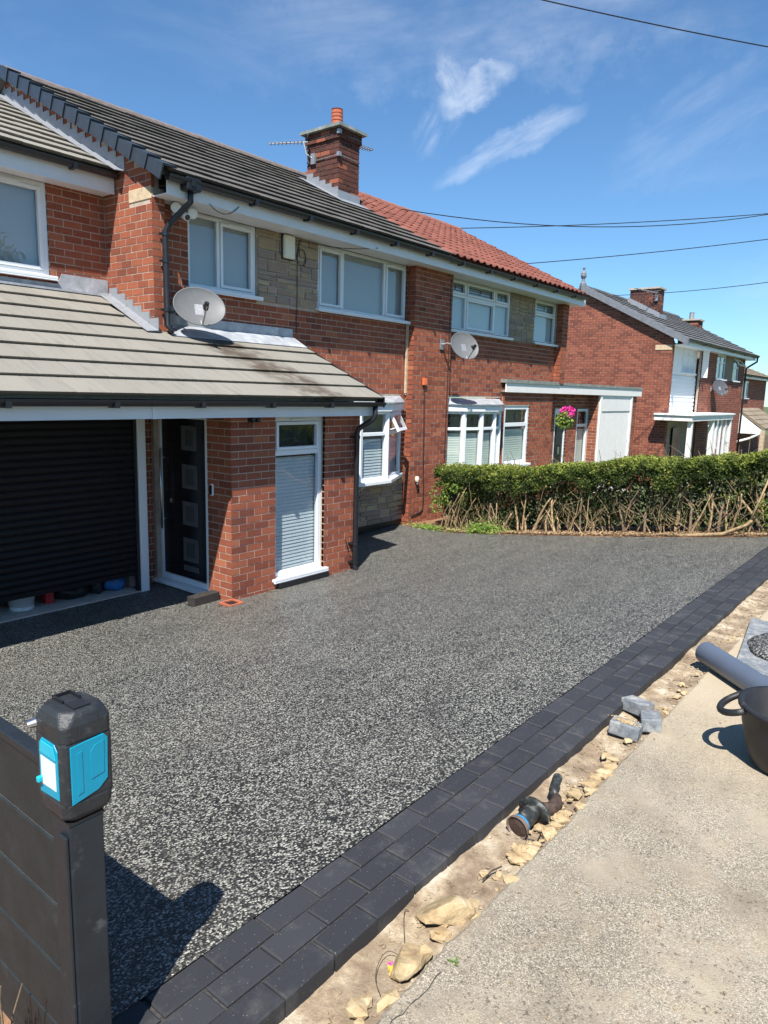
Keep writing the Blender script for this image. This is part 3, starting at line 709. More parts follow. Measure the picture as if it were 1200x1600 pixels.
# dry verge caps up the gable
vb = MB(); vl = .325
for t in (0,):
    a = [(-.080, 0, .060), (.10, 0, .060), (-.080, 0, -.115), (-.060, 0, -.115), (-.060, 0, .035), (.10, 0, .035)]
    e = [(x+.018 if x < -.07 else x, vl+.012, z-.030 if z > 0 else z+.012) for x, y, z in a]
    vb.add(a+e, [(0,1,7,6), (0,6,8,2), (2,8,9,3), (0,2,3,4), (0,4,5,1), (3,9,10,4), (6,7,11,10), (6,10,9,8)])
vme = mesh_of(vb, 'verge_cap', 'verge_cap')
for i in range(13):
    s = i*vl*math.cos(TH); y = YE - .03 + s
    if y < YR: objmat('verge_cap', vme, 'verge_cap', roof1, Matrix.Translation((XL-.055, y, zroof(y)+.012)) @ Matrix.Rotation(TH, 4, 'X'))
# extension roof
EY, EZ = 8.14, 4.955
def zext(y): return EZ + ES*(y-EY)
ro = slope_deck(.5, XL, EY, EZ, 11.2, zext(11.2)).build('extension_roof', 'tile_buff', h1)
tiles(ro, flat_tile, .33, .31, 1.9, XL-.01, EY, EZ, ETH, 11.2, 'tile_buff', 40, seed=4)
# porch and garage lean-to roof
ro2 = slope_deck(.5, 7.40, LY, LZ, 7.655, zlean(7.655)); ro2.prism([(.5, 7.655, zlean(7.655)-.012), (XL-.005, 7.655, zlean(7.655)-.012), (XL-.005, 8.48, zlean(8.48)-.012), (.5, 8.48, zlean(8.48)-.012)], (0, 0, -.06))
roof2 = ro2.build('porch_roof', 'tile_buff', h1)
tiles(roof2, flat_tile, .33, .316, 1.2, 7.40, LY, LZ, LTH, 8.45, 'tile_buff', 110, jit=.25, skip=lambda x, y: (x > XL-.02 and y > 7.40), seed=5)
tt = MB()
for i in range(8):   # last partial course under the lead, right of the gable corner
    pass
# verge end of the lean-to
MB().prism([(7.405, LY-.005, LZ+.03), (7.405, LY-.005, LZ-.10), (7.405, 7.655, zlean(7.655)-.10), (7.405, 7.655, zlean(7.655)+.03)], (.022, 0, 0)).build('verge_board', 'black_plastic', h1)
# lead work
ld = MB()
ld.box(.55, XL-.006, 8.40, 8.485, zlean(8.40)+.03, zlean(8.40)+.055); ld.prism([(.55, 8.478, zlean(8.4)+.03), (XL-.006, 8.478, zlean(8.4)+.03), (XL-.006, 8.478, 3.74), (4.42, 8.478, 3.74), (4.36, 8.478, 3.62), (.55, 8.478, 3.62)], (0, .012, 0))
ld.build('lead_apron', 'lead', h1)
ld = MB(); ld.prism([(XL+.165, 7.36, zlean(7.36)+.034), (7.395, 7.36, zlean(7.36)+.034), (7.395, 7.655, zlean(7.655)+.05), (XL+.165, 7.655, zlean(7.655)+.05)], (0, 0, .006))
ld.box(XL+.17, 7.38, Y1-.016, Y1-.004, zlean(7.6)+.05, zlean(7.6)+.19); ld.build('lead_flashing', 'lead', h1)
def stepped(name, zf, y0, y1, x, mat, w=.16, step=.17, hi=.12):
    b = MB(); y = y0
    b.prism([(x-w, y0, zf(y0)+.035), (x-.004, y0, zf(y0)+.05), (x-.004, y1, zf(y1)+.05), (x-w, y1, zf(y1)+.035)], (0, 0, .008))
    while y < y1-.02:
        e = min(y+step, y1)
        b.prism([(x-.012, y, zf(y)+.045), (x-.012, e, zf(e)+.045), (x-.012, e, zf(e)+hi+.0), (x-.012, y, zf(e)+hi)], (.011, 0, 0)); y += step
    return b.build(name, mat, h1)
stepped('stepped_flashing', zlean, 7.42, 8.44, XL, 'lead_bright')
stepped('stepped_flashing', zext, 8.02, 11.1, XL, 'lead_bright', w=.14, hi=.15)
# fascias, soffits, gutters, downpipes
def fascia(parent, x0, x1, y, z0, z1, ywall, name='fascia'):
    b = MB(); b.box(x0, x1, y, y+.018, z0, z1); b.box(x0, x1, y+.018, ywall, z0+.012, z0+.020); b.box(x0, x1, y-.004, y-.0005, z0, z0+.012)
    return b.build(name, 'fascia_white', parent)
def gutter(parent, x0, x1, yc, zc, r=.058, br=.9):
    b = MB(); n = 9; pr = [(-r*math.cos(math.pi*i/(n-1)), -r*math.sin(math.pi*i/(n-1))) for i in range(n)]; q = [(y*.92, z*.92) for y, z in pr]
    v = [(x, yc+y, zc+z) for x in (x0, x1) for y, z in pr] + [(x, yc+y, zc+z+.002) for x in (x0, x1) for y, z in q]
    f = [(i, i+1, n+i+1, n+i) for i in range(n-1)] + [(2*n+i, 3*n+i, 3*n+i+1, 2*n+i+1) for i in range(n-1)] + [(0, n, 3*n, 2*n), (n-1, 3*n-1, 4*n-1, 2*n-1)]
    f += [tuple(range(n)), tuple(range(n, 2*n))]
    b.add(v, f); g = b.build('gutter', 'black_plastic', parent, smooth=False)
    x = x0 + .3
    while x < x1-.1:
        MB().box(x-.022, x+.022, yc-r-.006, yc+r+.012, zc-r-.012, zc-.01).build('bracket', 'black_plastic', g); x += br
    return g
fascia(h1, XL+.02, XP, 7.225, 4.585, 4.78, Y1)
gutter(h1, XL-.03, XP, 7.145, 4.775, r=.064, br=.95)
fascia(h1, .6, XL-.02, 8.235, 4.715, 4.905, 8.5)
gutter(h1, .55, XL-.03, 8.17, 4.93)
fascia(h1, .5, 7.36, 6.055, 2.148, 2.32, 6.27, 'porch_fascia')
MB().box(.5, 5.11, 6.20, 7.71, 2.165, 2.175).build('porch_ceiling', 'fascia_white', h1)
MB().box(3.985, 4.03, 6.045, 6.054, 2.146, 2.30).build('fascia_joint', 'white_plastic', h1)
gutter(h1, .4, 7.44, 5.985, 2.325, br=.95)
def downpipe(parent, pts, r=.036, clips=(), back=.08, shoe=None):
    b = MB().tube(pts, r, 10); d = b.build('downpipe', 'black_plastic', parent, smooth=True)
    for z in clips:
        x, y = [p for p in pts if True][-2][:2]
        cb = MB().lathe([(r+.008, -.02), (r+.008, .02)], Matrix.Translation((x, y, z)), 10); cb.box(x-.055, x+.055, y+.01, y+back, z-.012, z+.012); cb.build('pipe_clip', 'black_plastic', d)
    return d
downpipe(h1, [(5.30, 7.17, 4.72), (5.30, 7.17, 4.55), (5.27, 7.22, 4.50), (5.16, 7.40, 4.30), (5.13, 7.43, 4.22), (5.13, 7.43, 3.17), (5.16, 7.36, 3.10)], .034, clips=(4.2, 3.9, 3.35), back=.05)
MB().box(5.20, 5.40, 7.09, 7.235, 4.66, 4.80).build('hopper_outlet', 'black_plastic', h1, bevel=.015)
downpipe(h1, [(7.28, 5.985, 2.28), (7.28, 5.985, 2.14), (7.26, 6.02, 2.09), (7.18, 6.17, 1.98), (7.17, 6.195, 1.92), (7.17, 6.195, .14), (7.17, 6.195, .10), (7.14, 6.12, .02)], .036, clips=(1.86, .42, .16))
# cable clipped beside the porch pipe
MB().tube([(7.05, 6.262, .48), (7.07, 6.25, .40), (7.10, 6.25, .33), (7.13, 6.24, .30)], .006, 6).build('cable', 'cable_black', h1)
# windows of the left house
FU = front(0, Y1)
window(h1, FU, 5.61, 6.72, 3.69, 4.60, mull=(6.10,), sash=(1,), back='blind_fabric', d=-.03)
window(h1, FU, 7.91, 10.12, 3.67, 4.60, mull=(8.49, 9.52), sash=(0, 2), back='blind_fabric', d=-.03)
window(h1, front(0, 8.5), 2.6, 4.29, 3.69, 4.73, mull=(3.45,), sash=(1,), back='blind_fabric', d=-.02, fw=.06)
window(h1, front(0, 6.271), 5.781, 6.631, .17, 2.14, trans=1.70, sash=(1,), slats=True, d=-.06, fw=.06, name='tall_window', slat_pitch=.044)
MB().box(5.80, 6.66, 6.20, 6.262, .02, .125).build('slate_step', 'black_plastic', h1)
# trickle vents
for x0, x1, y, z in ((6.25, 6.55, Y1+.012, 4.535), (8.05, 8.35, Y1+.012, 4.535), (9.68, 9.95, Y1+.012, 4.535), (3.7, 4.0, 8.5+.003, 4.665), (6.08, 6.33, 6.271+.043, 2.088)):
    MB().box(x0, x1, y, y+.012, z, z+.022).build('trickle_vent', 'fascia_white', h1)
# stone cladding, built stone by stone
def cladding(parent, F, s0, s1, z0, z1, seed, d=.006, flat=False):
    rg = random.Random(seed); back = MB(); back.fbox(F, s0, s1, -.08, -.006, z0, z1); bk = back.build('cladding_panel', 'cement', parent)
    z = z0
    while z < z1-.03:
        h = min(rg.choice((.075, .095, .12, .16)), z1-z); a = s0
        if z1-z-h < .05: h = z1-z
        while a < s1-.02:
            w = min(rg.uniform(.14, .40), s1-a)
            if s1-a-w < .07: w = s1-a
            if h > .1 and rg.random() < .4:
                cuts = [(z, z+h*.5), (z+h*.5, z+h)]
            else: cuts = [(z, z+h)]
            for p, q in cuts:
                j = rg.uniform(0, .014); e = .005
                b = MB(); o = [F.P(a+e, -.02, p+e), F.P(a+w-e, -.02, p+e), F.P(a+w-e, -.02, q-e), F.P(a+e, -.02, q-e)]
                g = .008; fz = d+j
                t = [F.P(a+e+g+rg.uniform(0, .006), fz, p+e+g), F.P(a+w-e-g, fz+rg.uniform(-.005, .004), p+e+g), F.P(a+w-e-g, fz, q-e-g), F.P(a+e+g, fz+rg.uniform(-.005, .005), q-e-g)]
                b.add(o+t, [(0,1,5,4),(1,2,6,5),(2,3,7,6),(3,0,4,7),(4,5,6,7)]); b.build('stone', 'cladding_stone', bk)
            a += w
        z += h
cladding(h1, FU, 6.725, 7.905, 3.64, 4.60, 5)
def facet(p, q):
    L = math.hypot(q[0]-p[0], q[1]-p[1]); u = ((q[0]-p[0])/L, (q[1]-p[1])/L)
    return Fr(p[0], p[1], u, (u[1], -u[0])), L
def bay(parent, V, z0, z1, trans, slat_mat, lead, sashes, slats=True, roof_top=2.40, bw=.05, mat='white_plastic', open_light=None):
    b = MB()
    # window board, head and lead roof follow the plan
    def ring(off, za, zb, yb=Y1+.02):
        c = [(x, y) for x, y in V]; pts = []
        for i, (x, y) in enumerate(c):
            if i in (0, len(c)-1): pts.append((x+(-off if i == 0 else off)*.6, y-off*.4))
            else: pts.append((x+off*.35*(1 if x > sum(p[0] for p in c)/len(c) else -1), y-off))
        poly = [(x, y, za) for x, y in pts] + [(pts[-1][0], yb, za), (pts[0][0], yb, za)]
        return MB().prism(poly, (0, 0, zb-za))
    ring(.075, z0-.055, z0+.004).build('sill', mat, parent, bevel=.008)
    ring(.05, z1-.004, z1+.115).build('bay_fascia', 'fascia_white', parent)
    r = ring(.085, z1+.115, z1+.135); n = len(V)
    r.build('bay_roof', 'lead_bright', parent)
    rr = MB(); pts = [(x, y-.06) for x, y in V]
    top = [(x, Y1-.012, roof_top) for x, y in V]
    rr.add([(x, y, z1+.135) for x, y in pts] + top, [(i, i+1, n+i+1, n+i) for i in range(n-1)]); rr.build('lead_roof', 'lead', parent)
    for i in range(n-1):
        F, L = facet(V[i], V[i+1])
        window(parent, F, .006, L-.006, z0, z1, trans=trans, sash=sashes.get(i, ()), slats=slats, slat_mat=slat_mat, lead=lead, sill=0, d=-.008, fw=.055, name='bay_window', slat_pitch=.047, mat=mat)
        if 0 < i: MB().tube([(V[i][0], V[i][1]+.03, z0), (V[i][0], V[i][1]+.03, z1)], .042, 8).build('bay_post', mat, parent)
V1 = [(7.46, 7.60), (8.36, 7.15), (9.04, 7.15), (9.98, 7.60)]
bay(h1, V1, 1.055, 2.165, 1.80, 'slat_white', False, {}, roof_top=2.40)
# hopper light standing open on the bay's right facet
F, L = facet(V1[2], V1[3])
ow = MB(); p0 = Vector(F.P(.10, .02, 2.14)); ux = Vector((*F.u, 0)); dn = (Vector((*F.n, 0))*.52 + Vector((0, 0, -1))).normalized(); H = .33; Wd_ = .62
def quadbar(b, o, a, c, w, h, th):
    nn = a.cross(c).normalized()*th
    for (s0, s1, t0, t1) in ((0, w, 0, .05), (0, w, h-.05, h), (0, .05, .05, h-.05), (w-.05, w, .05, h-.05)):
        b.prism([o+a*s0+c*t0, o+a*s1+c*t0, o+a*s1+c*t1, o+a*s0+c*t1], nn)
quadbar(ow, p0, ux, dn, Wd_, H, .045)
oo = ow.build('open_light', 'white_plastic', h1)
g = MB(); q = [p0+ux*.05+dn*.05, p0+ux*(Wd_-.05)+dn*.05, p0+ux*(Wd_-.05)+dn*(H-.05), p0+ux*.05+dn*(H-.05)]; g.quad(*[tuple(x) for x in q]); g.build('pane', 'glass', oo)
MB().tube([p0+dn*H*.8+ux*.02, tuple(Vector(F.P(.12, .0, 1.86)))], .008, 6).build('stay', 'white_plastic', oo)
cladding(h1, FU, 7.32, 10.125, .20, 1.00, 8)
MB().box(7.32, 10.12, Y1-.018, Y1-.002, -.3, .20).build('painted_plinth', 'black_plastic', h1)
bk = MB(); bk.box(8.62, 8.655, Y1-.05, Y1-.012, .66, 1.0); bk.box(8.62, 8.655, 7.22, Y1-.05, .965, 1.0); bk.tube([(8.637, Y1-.05, .69), (8.637, 7.27, .975)], .014, 6); bk.build('bay_bracket', 'cream_paint', h1)
# pale strip down the inner corner of the pier
MB().box(10.085, 10.127, Y1-.045, Y1-.012, 2.45, 3.62).build('corner_strip', 'sandstone', h1)
# front door, set in the porch's side wall, facing the garage
FD = side(5.114, 6.694)
dr = bpy.data.objects.new('front_door', None); COL.objects.link(dr); dr.parent = h1
DW, DZ0, DZ1 = 1.02, .065, 2.16
f = MB(); f.fbox(FD, .0, .065, -.09, -.015, DZ0, DZ1); f.fbox(FD, DW-.085, DW, -.09, -.015, DZ0, DZ1); f.fbox(FD, .065, DW-.085, -.09, -.016, DZ0, DZ0+.075); f.fbox(FD, .065, DW-.085, -.09, -.016, DZ1-.07, DZ1)
f.build('door_frame', 'white_plastic', dr, bevel=.005)
MB().fbox(FD, .068, DW-.088, -.075, -.035, DZ0+.078, DZ1-.072).build('door_leaf', 'black_gloss', dr)
s = MB(); s.fbox(FD, -.03, DW+.02, -.05, .075, DZ0-.05, DZ0-.004); s.build('threshold', 'white_plastic', dr, bevel=.006)
for i, zc in enumerate((1.86, 1.40, .95, .50)):
    b = MB(); a0, a1, h = .235, .525, .145
    for (p, q, u, v) in ((a0, a1, zc-h, zc-h+.05), (a0, a1, zc+h-.05, zc+h), (a0, a0+.06, zc-h+.05, zc+h-.05), (a1-.06, a1, zc-h+.05, zc+h-.05)): b.fbox(FD, p, q, -.036, -.024, u, v)
    pn = b.build('door_panel', 'door_trim', dr); MB().fbox(FD, a0+.06, a1-.06, -.040, -.031, zc-h+.05, zc+h-.05).build('pane', 'door_frost', pn)
MB().fbox(FD, .23, .52, -.036, -.020, .235, .305).build('letter_box', 'door_trim', dr, bevel=.006)
hb = MB(); hx = DW-.16; hb.tube([FD.P(hx, .045, .72), FD.P(hx, .045, 1.72)], .013, 8)
for z in (.84, 1.60): hb.tube([FD.P(hx, .045, z), FD.P(hx, -.04, z)], .009, 6)
hb.build('bar_handle', 'steel', dr, smooth=True)
MB().fbox(FD, hx-.105, hx-.085, -.036, -.018, 1.05, 1.10).build('lock', 'steel', dr)
# garage: white jamb, head and a roller shutter left open a hand's breadth
gj = MB(); gj.box(4.70, 4.80, 7.44, 7.54, -.05, 2.16); gj.build('garage_jamb', 'white_plastic', h1, bevel=.006)
MB().box(.7, 4.70, 7.45, 7.53, 2.075, 2.16).build('garage_head', 'fascia_white', h1)
MB().box(4.66, 4.70, 7.47, 7.53, .0, 2.075).build('guide_rail', 'black_plastic', h1)
sh = bpy.data.objects.new('roller_shutter', None); COL.objects.link(sh); sh.parent = h1
sb = MB(); n = 7; hh = .077; xs_ = (1.2, 4.66)
pr = [(-.016*math.sin(math.pi*i/(n-1))**.7, hh*i/(n-1)) for i in range(n)]
sb.add([(x, 7.50+y, z) for x in xs_ for y, z in pr], [(i, i+1, n+i+1, n+i) for i in range(n-1)])
sme = mesh_of(sb, 'shutter_slat', 'shutter')
sme.polygons.foreach_set('use_smooth', [True]*len(sme.polygons))
for k in range(24):
    objmat('shutter_slat', sme, 'shutter', sh, Matrix.Translation((0, .002*(k % 2), .255+k*.0785)))
MB().box(1.2, 4.66, 7.488, 7.512, .205, .258).build('bottom_rail', 'shutter', sh)
MB().box(.75, 4.69, 8.2, 8.25, -.1, 2.4).build('garage_dark_sheet', 'garage_dark', h1)  # added dark sheet standing for the unlit depth of the garage
# chimney
CX0, CX1, CY0, CY1, CZ = 9.91, 10.46, 9.12, 9.90, 6.86
ch = bpy.data.objects.new('chimney', None); COL.objects.link(ch); ch.parent = h1
cb = MB().box(CX0+.010, CX1-.010, CY0+.010, CY1-.010, 5.5, CZ+.15); cb.build('chimney_core', 'mortar_soot', ch)
ci = []
FC, FCs = front(CX0, CY0), side(CX0, CY0+.003)
ci += lay(FC, .003, CX1-CX0, 5.70, CZ, flip=0, zb=5.70); ci += lay(FCs, 0, CY1-CY0, 5.70, CZ, zb=5.70, flip=1, zlow=lambda s: zroof(CY0+s)+.02)
FC2 = Fr(CX1, CY0, (0, 1), (1, 0)); ci += lay(FC2, .003, CY1-CY0, 5.7, CZ, zb=5.7)
F3, F4 = front(CX0-.03, CY0-.03), side(CX0-.03, CY0-.027)
ci += lay(F3, .003, CX1-CX0+.06, CZ, CZ+.168, zb=CZ); ci += lay(F4, 0, CY1-CY0+.06, CZ, CZ+.168, zb=CZ, flip=1)
bme = brick_mesh('brick_chimney'); rg = random.Random(2)
for F, a0, a1, z0, z1 in ci:
    sgn = 1 if Vector((F.u[1], -F.u[0])).dot(Vector(F.n)) > 0 else -1
    M = Matrix.Translation(F.P((a0+a1)/2, rg.uniform(-.003, .004), (z0+z1)/2)) @ Matrix.Rotation(F.rz, 4, 'Z') @ Matrix.Diagonal((a1-a0, .05*sgn, z1-z0, 1)) @ Matrix.Translation((0, 1, 0))
    objmat('brick', bme, 'brick_chimney', ch, M)
cp = MB(); z = CZ+.17
cp.prism([(CX0-.10, CY0-.10, z), (CX1+.10, CY0-.10, z), (CX1+.10, CY1+.10, z), (CX0-.10, CY1+.10, z)], (0, 0, .05)); cp.build('chimney_cap', 'felt', ch)
cp = MB(); zz = z+.05; cxm, cym = (CX0+CX1)/2, (CY0+CY1)/2
cp.add([(CX0-.06, CY0-.06, zz), (CX1+.06, CY0-.06, zz), (CX1+.06, CY1+.06, zz), (CX0-.06, CY1+.06, zz), (cxm-.14, cym-.14, zz+.08), (cxm+.14, cym-.14, zz+.08), (cxm+.14, cym+.14, zz+.08), (cxm-.14, cym+.14, zz+.08)], [(0,1,5,4),(1,2,6,5),(2,3,7,6),(3,0,4,7),(4,5,6,7)]); cp.build('flaunching', 'felt', ch)
pt = MB(); ptp = []
for i in range(5): ptp += [(.105, .0+.06*i), (.105, .045+.06*i), (.092, .047+.06*i), (.092, .058+.06*i)]
pt.lathe(ptp + [(.105, .31), (.08, .31), (.08, 0)], Matrix.Translation((cxm-.02, cym-.1, zz+.06)), 20); pt.build('chimney_pot', 'terracotta', ch)
lf = MB(); yy = CY0
lf.box(CX0-.02, CX1+.02, CY0-.014, CY0-.004, zroof(CY0)-.02, zroof(CY0)+.17); lf.prism([(CX0-.13, CY0-.20, zroof(CY0-.2)+.036), (CX1+.10, CY0-.20, zroof(CY0-.2)+.036), (CX1+.10, CY0, zroof(CY0)+.04), (CX0-.13, CY0, zroof(CY0)+.04)], (0, 0, .006))
y = CY0
while y < CY1:
    e = min(y+.155, CY1); lf.prism([(CX0-.016, y, zroof(y)), (CX0-.016, e, zroof(e)), (CX0-.016, e, zroof(e)+.15), (CX0-.016, y, zroof(e)+.15)], (.012, 0, 0)); y += .155
lf.prism([(CX0-.13, CY0-.12, zroof(CY0-.12)+.038), (CX0, CY0-.12, zroof(CY0-.12)+.045), (CX0, CY1+.1, zroof(CY1+.1)+.045), (CX0-.13, CY1+.1, zroof(CY1+.1)+.038)], (0, 0, .006))
lf.build('chimney_flashing', 'lead_bright', ch)
for z in (6.58, 6.95):
    st = MB(); st.tube([(CX0-.02, CY1, z-.02), (CX0-.018, CY0-.018, z), (CX1, CY0-.018, z-.01)], .007, 5); st.box(CX0-.05, CX0+.015, CY0-.05, CY0+.01, z-.03, z+.04); st.build('lashing_wire', 'dull_metal', ch)

# ================================================================== right-hand house of the pair
h2 = thing('semi_detached_house', 'red brick house with red clay roof tiles and leaded windows behind the hedge', 'house')
wall = MB(); items = []
FQ2 = front(XP, Y0); items += lay(FQ2, .003, 11.28-XP, -.3, 4.66, flip=0); panel(wall, FQ2, 0, 11.28-XP, -.3, 4.7, th=.14)
FM2 = front(11.28, Y1); w2 = 15.97-11.28
A1 = (0, 13.75-11.28, 3.65, 4.7); A2 = (14.84-11.28, 15.95-11.28, 3.65, 4.7); AS = (A1[1]-.01, A2[0]+.01, 3.61, 4.7); AB = (0, 13.50-11.28, -.4, 2.40); AP = (13.60-11.28, 14.75-11.28, .3, 2.24)
items += lay(FM2, 0, w2, -.3, 4.62, [A1, A2, AS, AB, AP]); panel(wall, FM2, -.1, w2, -.3, 4.8, [A1, A2, AS, AB, AP])
FE2 = front(15.97, Y0); items += lay(FE2, .003, .28, 2.76, 4.66); panel(wall, FE2, .012, .27, 2.76, 4.7, th=.25)
items += lay(side(15.97, Y0+.003), 0, .16, 2.76, 4.62, flip=1)
# right gable
wall.prism([(XR-.1, Y0+.02, 2.78), (XR-.1, Y0+.02, zroof(Y0)-.1), (XR-.1, YR, ZR-.1), (XR-.1, YR+3.6, zroof(Y0)-.1), (XR-.1, YR+3.6, 2.78)], (.08, 0, 0))
# flat-roofed porch and garage
YG = 7.60; FPG = front(13.56, YG)
items += lay(FPG, .003, 15.90-13.56, -.3, 2.62, [(.04, 1.19, .3, 2.24)]); panel(wall, FPG, .012, 15.90-13.56, -.3, 2.62, [(.04, 1.19, .3, 2.24)])
gw = MB(); gi = []
FRC = front(15.88, 7.85)
dh2 = [(.72, 1.44, -.2, 2.16), (2.06, 2.82, .4, 2.18)]
gi += lay(FRC, 0, 18.72-15.88, -.3, 2.62, dh2); panel(gw, FRC, 0, 18.72-15.88, -.3, 2.62, dh2)
gw.box(18.68, 18.74, YG, 7.86, -.4, 2.6); gi += lay(side(18.677, YG+.003), 0, .24, -.4, 2.62, flip=1)
FGR = front(21.14, YG); gi += lay(FGR, 0, .45, -.4, 2.62); gw2 = MB(); panel(gw2, FGR, 0, .45, -.4, 2.62)
bricks(gw.build('garage_wall', 'mortar', h2), gi[:-1], 'brick', 0); gw2.build('garage_pier', 'mortar', h2)
wl2 = wall.build('wall', 'mortar', h2)
bricks(wl2, items, 'brick', 300)
rd = slope_deck(XP, XR+.12, YE, ZEV, YR, ZR); rd.prism([(XP, YR, ZR-.012), (XR+.12, YR, ZR-.012), (XR+.12, YR+3.7, ZEV-.012), (XP, YR+3.7, ZEV-.012)], (0, 0, -.06))
r2 = rd.build('roof', 'tile_red', h2)
tiles(r2, roll_tile, .225, .305, XP+.005, XR+.12, YE, ZEV, TH, YR, 'tile_red', 300, broken=False, seed=9, smooth=True)
ridge_tiles(r2, XP, XR+.12, YR, ZR+.02, 'red_ridge')
fascia(h2, XP, XR+.30, 7.235, 4.585, 4.78, Y1); gutter(h2, XP, XR+.2, 7.165, 4.765, br=.95)
MB().box(XP, XR, YR+3.45, YR+3.55, 0, ZEV).build('rear_wall', 'brick_far', h2)
window(h2, FU, 11.30, 13.75, 3.66, 4.62, mull=(12.03, 13.12), trans=4.30, sash=(1, 3, 5, 2), lead=True, back='blind_pale', d=-.03)
window(h2, FU, 14.84, 15.94, 3.66, 4.62, trans=4.28, sash=(1,), lead=True, back='blind_pale', d=-.03)
cladding(h2, FU, 13.755, 14.835, 3.62, 4.60, 15)
V2 = [(11.30, 7.62), (11.70, 7.39), (12.17, 7.27), (12.67, 7.27), (13.08, 7.39), (13.44, 7.62)]
bay(h2, V2, .95, 2.14, 1.80, 'slat_cream', True, {}, roof_top=2.38)
window(h2, front(0, YG), 13.61, 14.74, .95, 2.24, trans=1.83, sash=(), lead=True, slats=True, slat_mat='slat_cream', d=-.02, fw=.08, slat_pitch=.05)
window(h2, front(0, 7.85), 17.96, 18.68, .6, 2.16, trans=1.72, sash=(), lead=True, slats=True, slat_mat='slat_cream', d=-.02, fw=.07, slat_pitch=.05)
d2 = bpy.data.objects.new('front_door', None); COL.objects.link(d2); d2.parent = h2
FD2 = front(16.62, 7.85)
f = MB(); f.fbox(FD2, 0, .05, -.09, -.01, -.1, 2.16); f.fbox(FD2, .58, .64, -.09, -.01, -.1, 2.16); f.fbox(FD2, .05, .58, -.09, -.011, 2.02, 2.16); f.build('door_frame', 'white_plastic', d2)
MB().fbox(FD2, .05, .58, -.07, -.03, -.1, 2.02).build('door_leaf', 'black_gloss', d2)
for zc in (.55, 1.5): MB().fbox(FD2, .16, .47, -.03, -.018, zc-.25, zc+.25).build('door_panel', 'black_plastic', d2, bevel=.008)
MB().fbox(FD2, .27, .36, -.03, -.005, 1.02, 1.2).build('knocker', 'steel', d2)
# canopy fascia boards and felt roof
MB().box(13.50, 16.02, 7.53, 7.552, 2.53, 2.725).build('canopy_fascia', 'cream_paint', h2)
MB().box(16.026, 21.80, 7.535, 7.557, 2.53, 2.725).build('canopy_fascia', 'cream_paint', h2)
fl = MB(); fl.box(13.48, 16.04, 7.505, 7.665, 2.727, 2.80); fl.box(16.04, 21.82, 7.515, 11.0, 2.73, 2.795); fl.box(13.51, 21.79, 7.56, 7.9, 2.535, 2.56); fl.build('flat_roof', 'felt', h2)
gd = bpy.data.objects.new('garage_door', None); COL.objects.link(gd); gd.parent = h2
gp = MB(); gp.box(18.74, 18.84, YG-.05, YG+.02, -.4, 2.53); gp.box(21.04, 21.14, YG-.05, YG+.02, -.4, 2.53); gp.box(18.84, 21.04, YG-.03, YG+.02, 2.10, 2.53); gp.build('door_frame', 'cream_paint', gd)
for k in range(18):
    a = 18.842 + k*(2.196/18); MB().box(a+.004, a+2.196/18-.004, YG-.012, YG+.02, -.4, 2.09).build('door_board', 'cream_paint', gd)
MB().box(18.842, 21.038, YG+.005, YG+.03, -.4, 2.095).build('door_back', 'cement', gd)
MB().box(21.5, 21.59, YG+.1, 11.0, -.5, 2.72).build('garage_side', 'brick_far', h2)

# ================================================================== next house along, seen past the flat roof
h3 = thing('semi_detached_house', 'further red brick house with grey tiled roof, white boarding and white porch', 'house')
X3, X3b = 24.22, 34.3; Z3 = -.36; ZV3 = 4.44                      # eaves
def z3(y): return ZV3 + RS*(y-7.15)
YR3 = 10.70; ZR3 = z3(YR3)
wall = MB(); items = []
FG3 = side(X3, Y0+.003)
items += lay(FG3, 0, 6.9, -1.0, 6.1, ztop=lambda s: (z3(Y0+s) if s < YR3-Y0 else z3(2*YR3-Y0-s)) - .12, zb=-1.0)
wall.prism([(X3+.009, Y0+.012, -1), (X3+.009, Y0+.012, z3(Y0)-.1), (X3+.009, YR3, ZR3-.1), (X3+.009, YR3+3.5, z3(Y0)-.1), (X3+.009, YR3+3.5, -1)], (.1, 0, 0))
F31 = front(X3, Y0)
items += lay(F31, .003, .20, -1.0, 4.28, zb=-1.0); wall.fbox(F31, .012, .20, -.2, -.009, -1, 4.35)
# middle wing wall and right part
F32 = front(27.75, Y0)
wm = [(29.75-27.75, 31.1-27.75, 3.28, 4.4), (31.1-27.75, 32.25-27.75, 3.28, 4.4), (32.25-27.75, 33.3-27.75, 3.28, 4.4), (29.35-27.75, 30.95-27.75, .6, 1.95)]
items += lay(F32, 0, X3b-27.75, -1.0, 4.26, wm, zb=-1.0); panel(wall, F32, 0, X3b-27.75, -1.0, 4.35, wm)
wall.box(X3b-.12, X3b-.02, Y0+.02, YR3+3.5, -1, 4.3)
wall.box(X3+.2, 27.75, 7.75, 7.85, -1, 4.35)
w3 = wall.build('wall', 'mortar_far', h3); bricks(w3, items, 'brick_far', 0)
MB().fbox(FG3, .01, .55, -.02, .012, 4.06, 4.22).build('kneeler_stone', 'sandstone', h3)
rd = slope_deck(X3-.14, X3b+.5, 7.05, z3(7.05), YR3, ZR3); rd.prism([(X3-.14, YR3, ZR3-.012), (X3b+.5, YR3, ZR3-.012), (X3b+.5, YR3+3.6, z3(7.1)), (X3-.14, YR3+3.6, z3(7.1))], (0, 0, -.06))
r3 = rd.build('roof', 'tile_far', h3)
tiles(r3, flat_tile, .36, .305, X3-.05, X3b+.5, 7.05, z3(7.05), TH, YR3, 'tile_far', 0, seed=21)
MB().prism([(X3-.19, 7.0, z3(7.0)+.05), (X3-.19, YR3, ZR3+.05), (X3-.19, YR3, ZR3-.17), (X3-.19, 7.0, z3(7.0)-.17)], (.17, 0, 0)).build('verge', 'ridge_lead', h3)
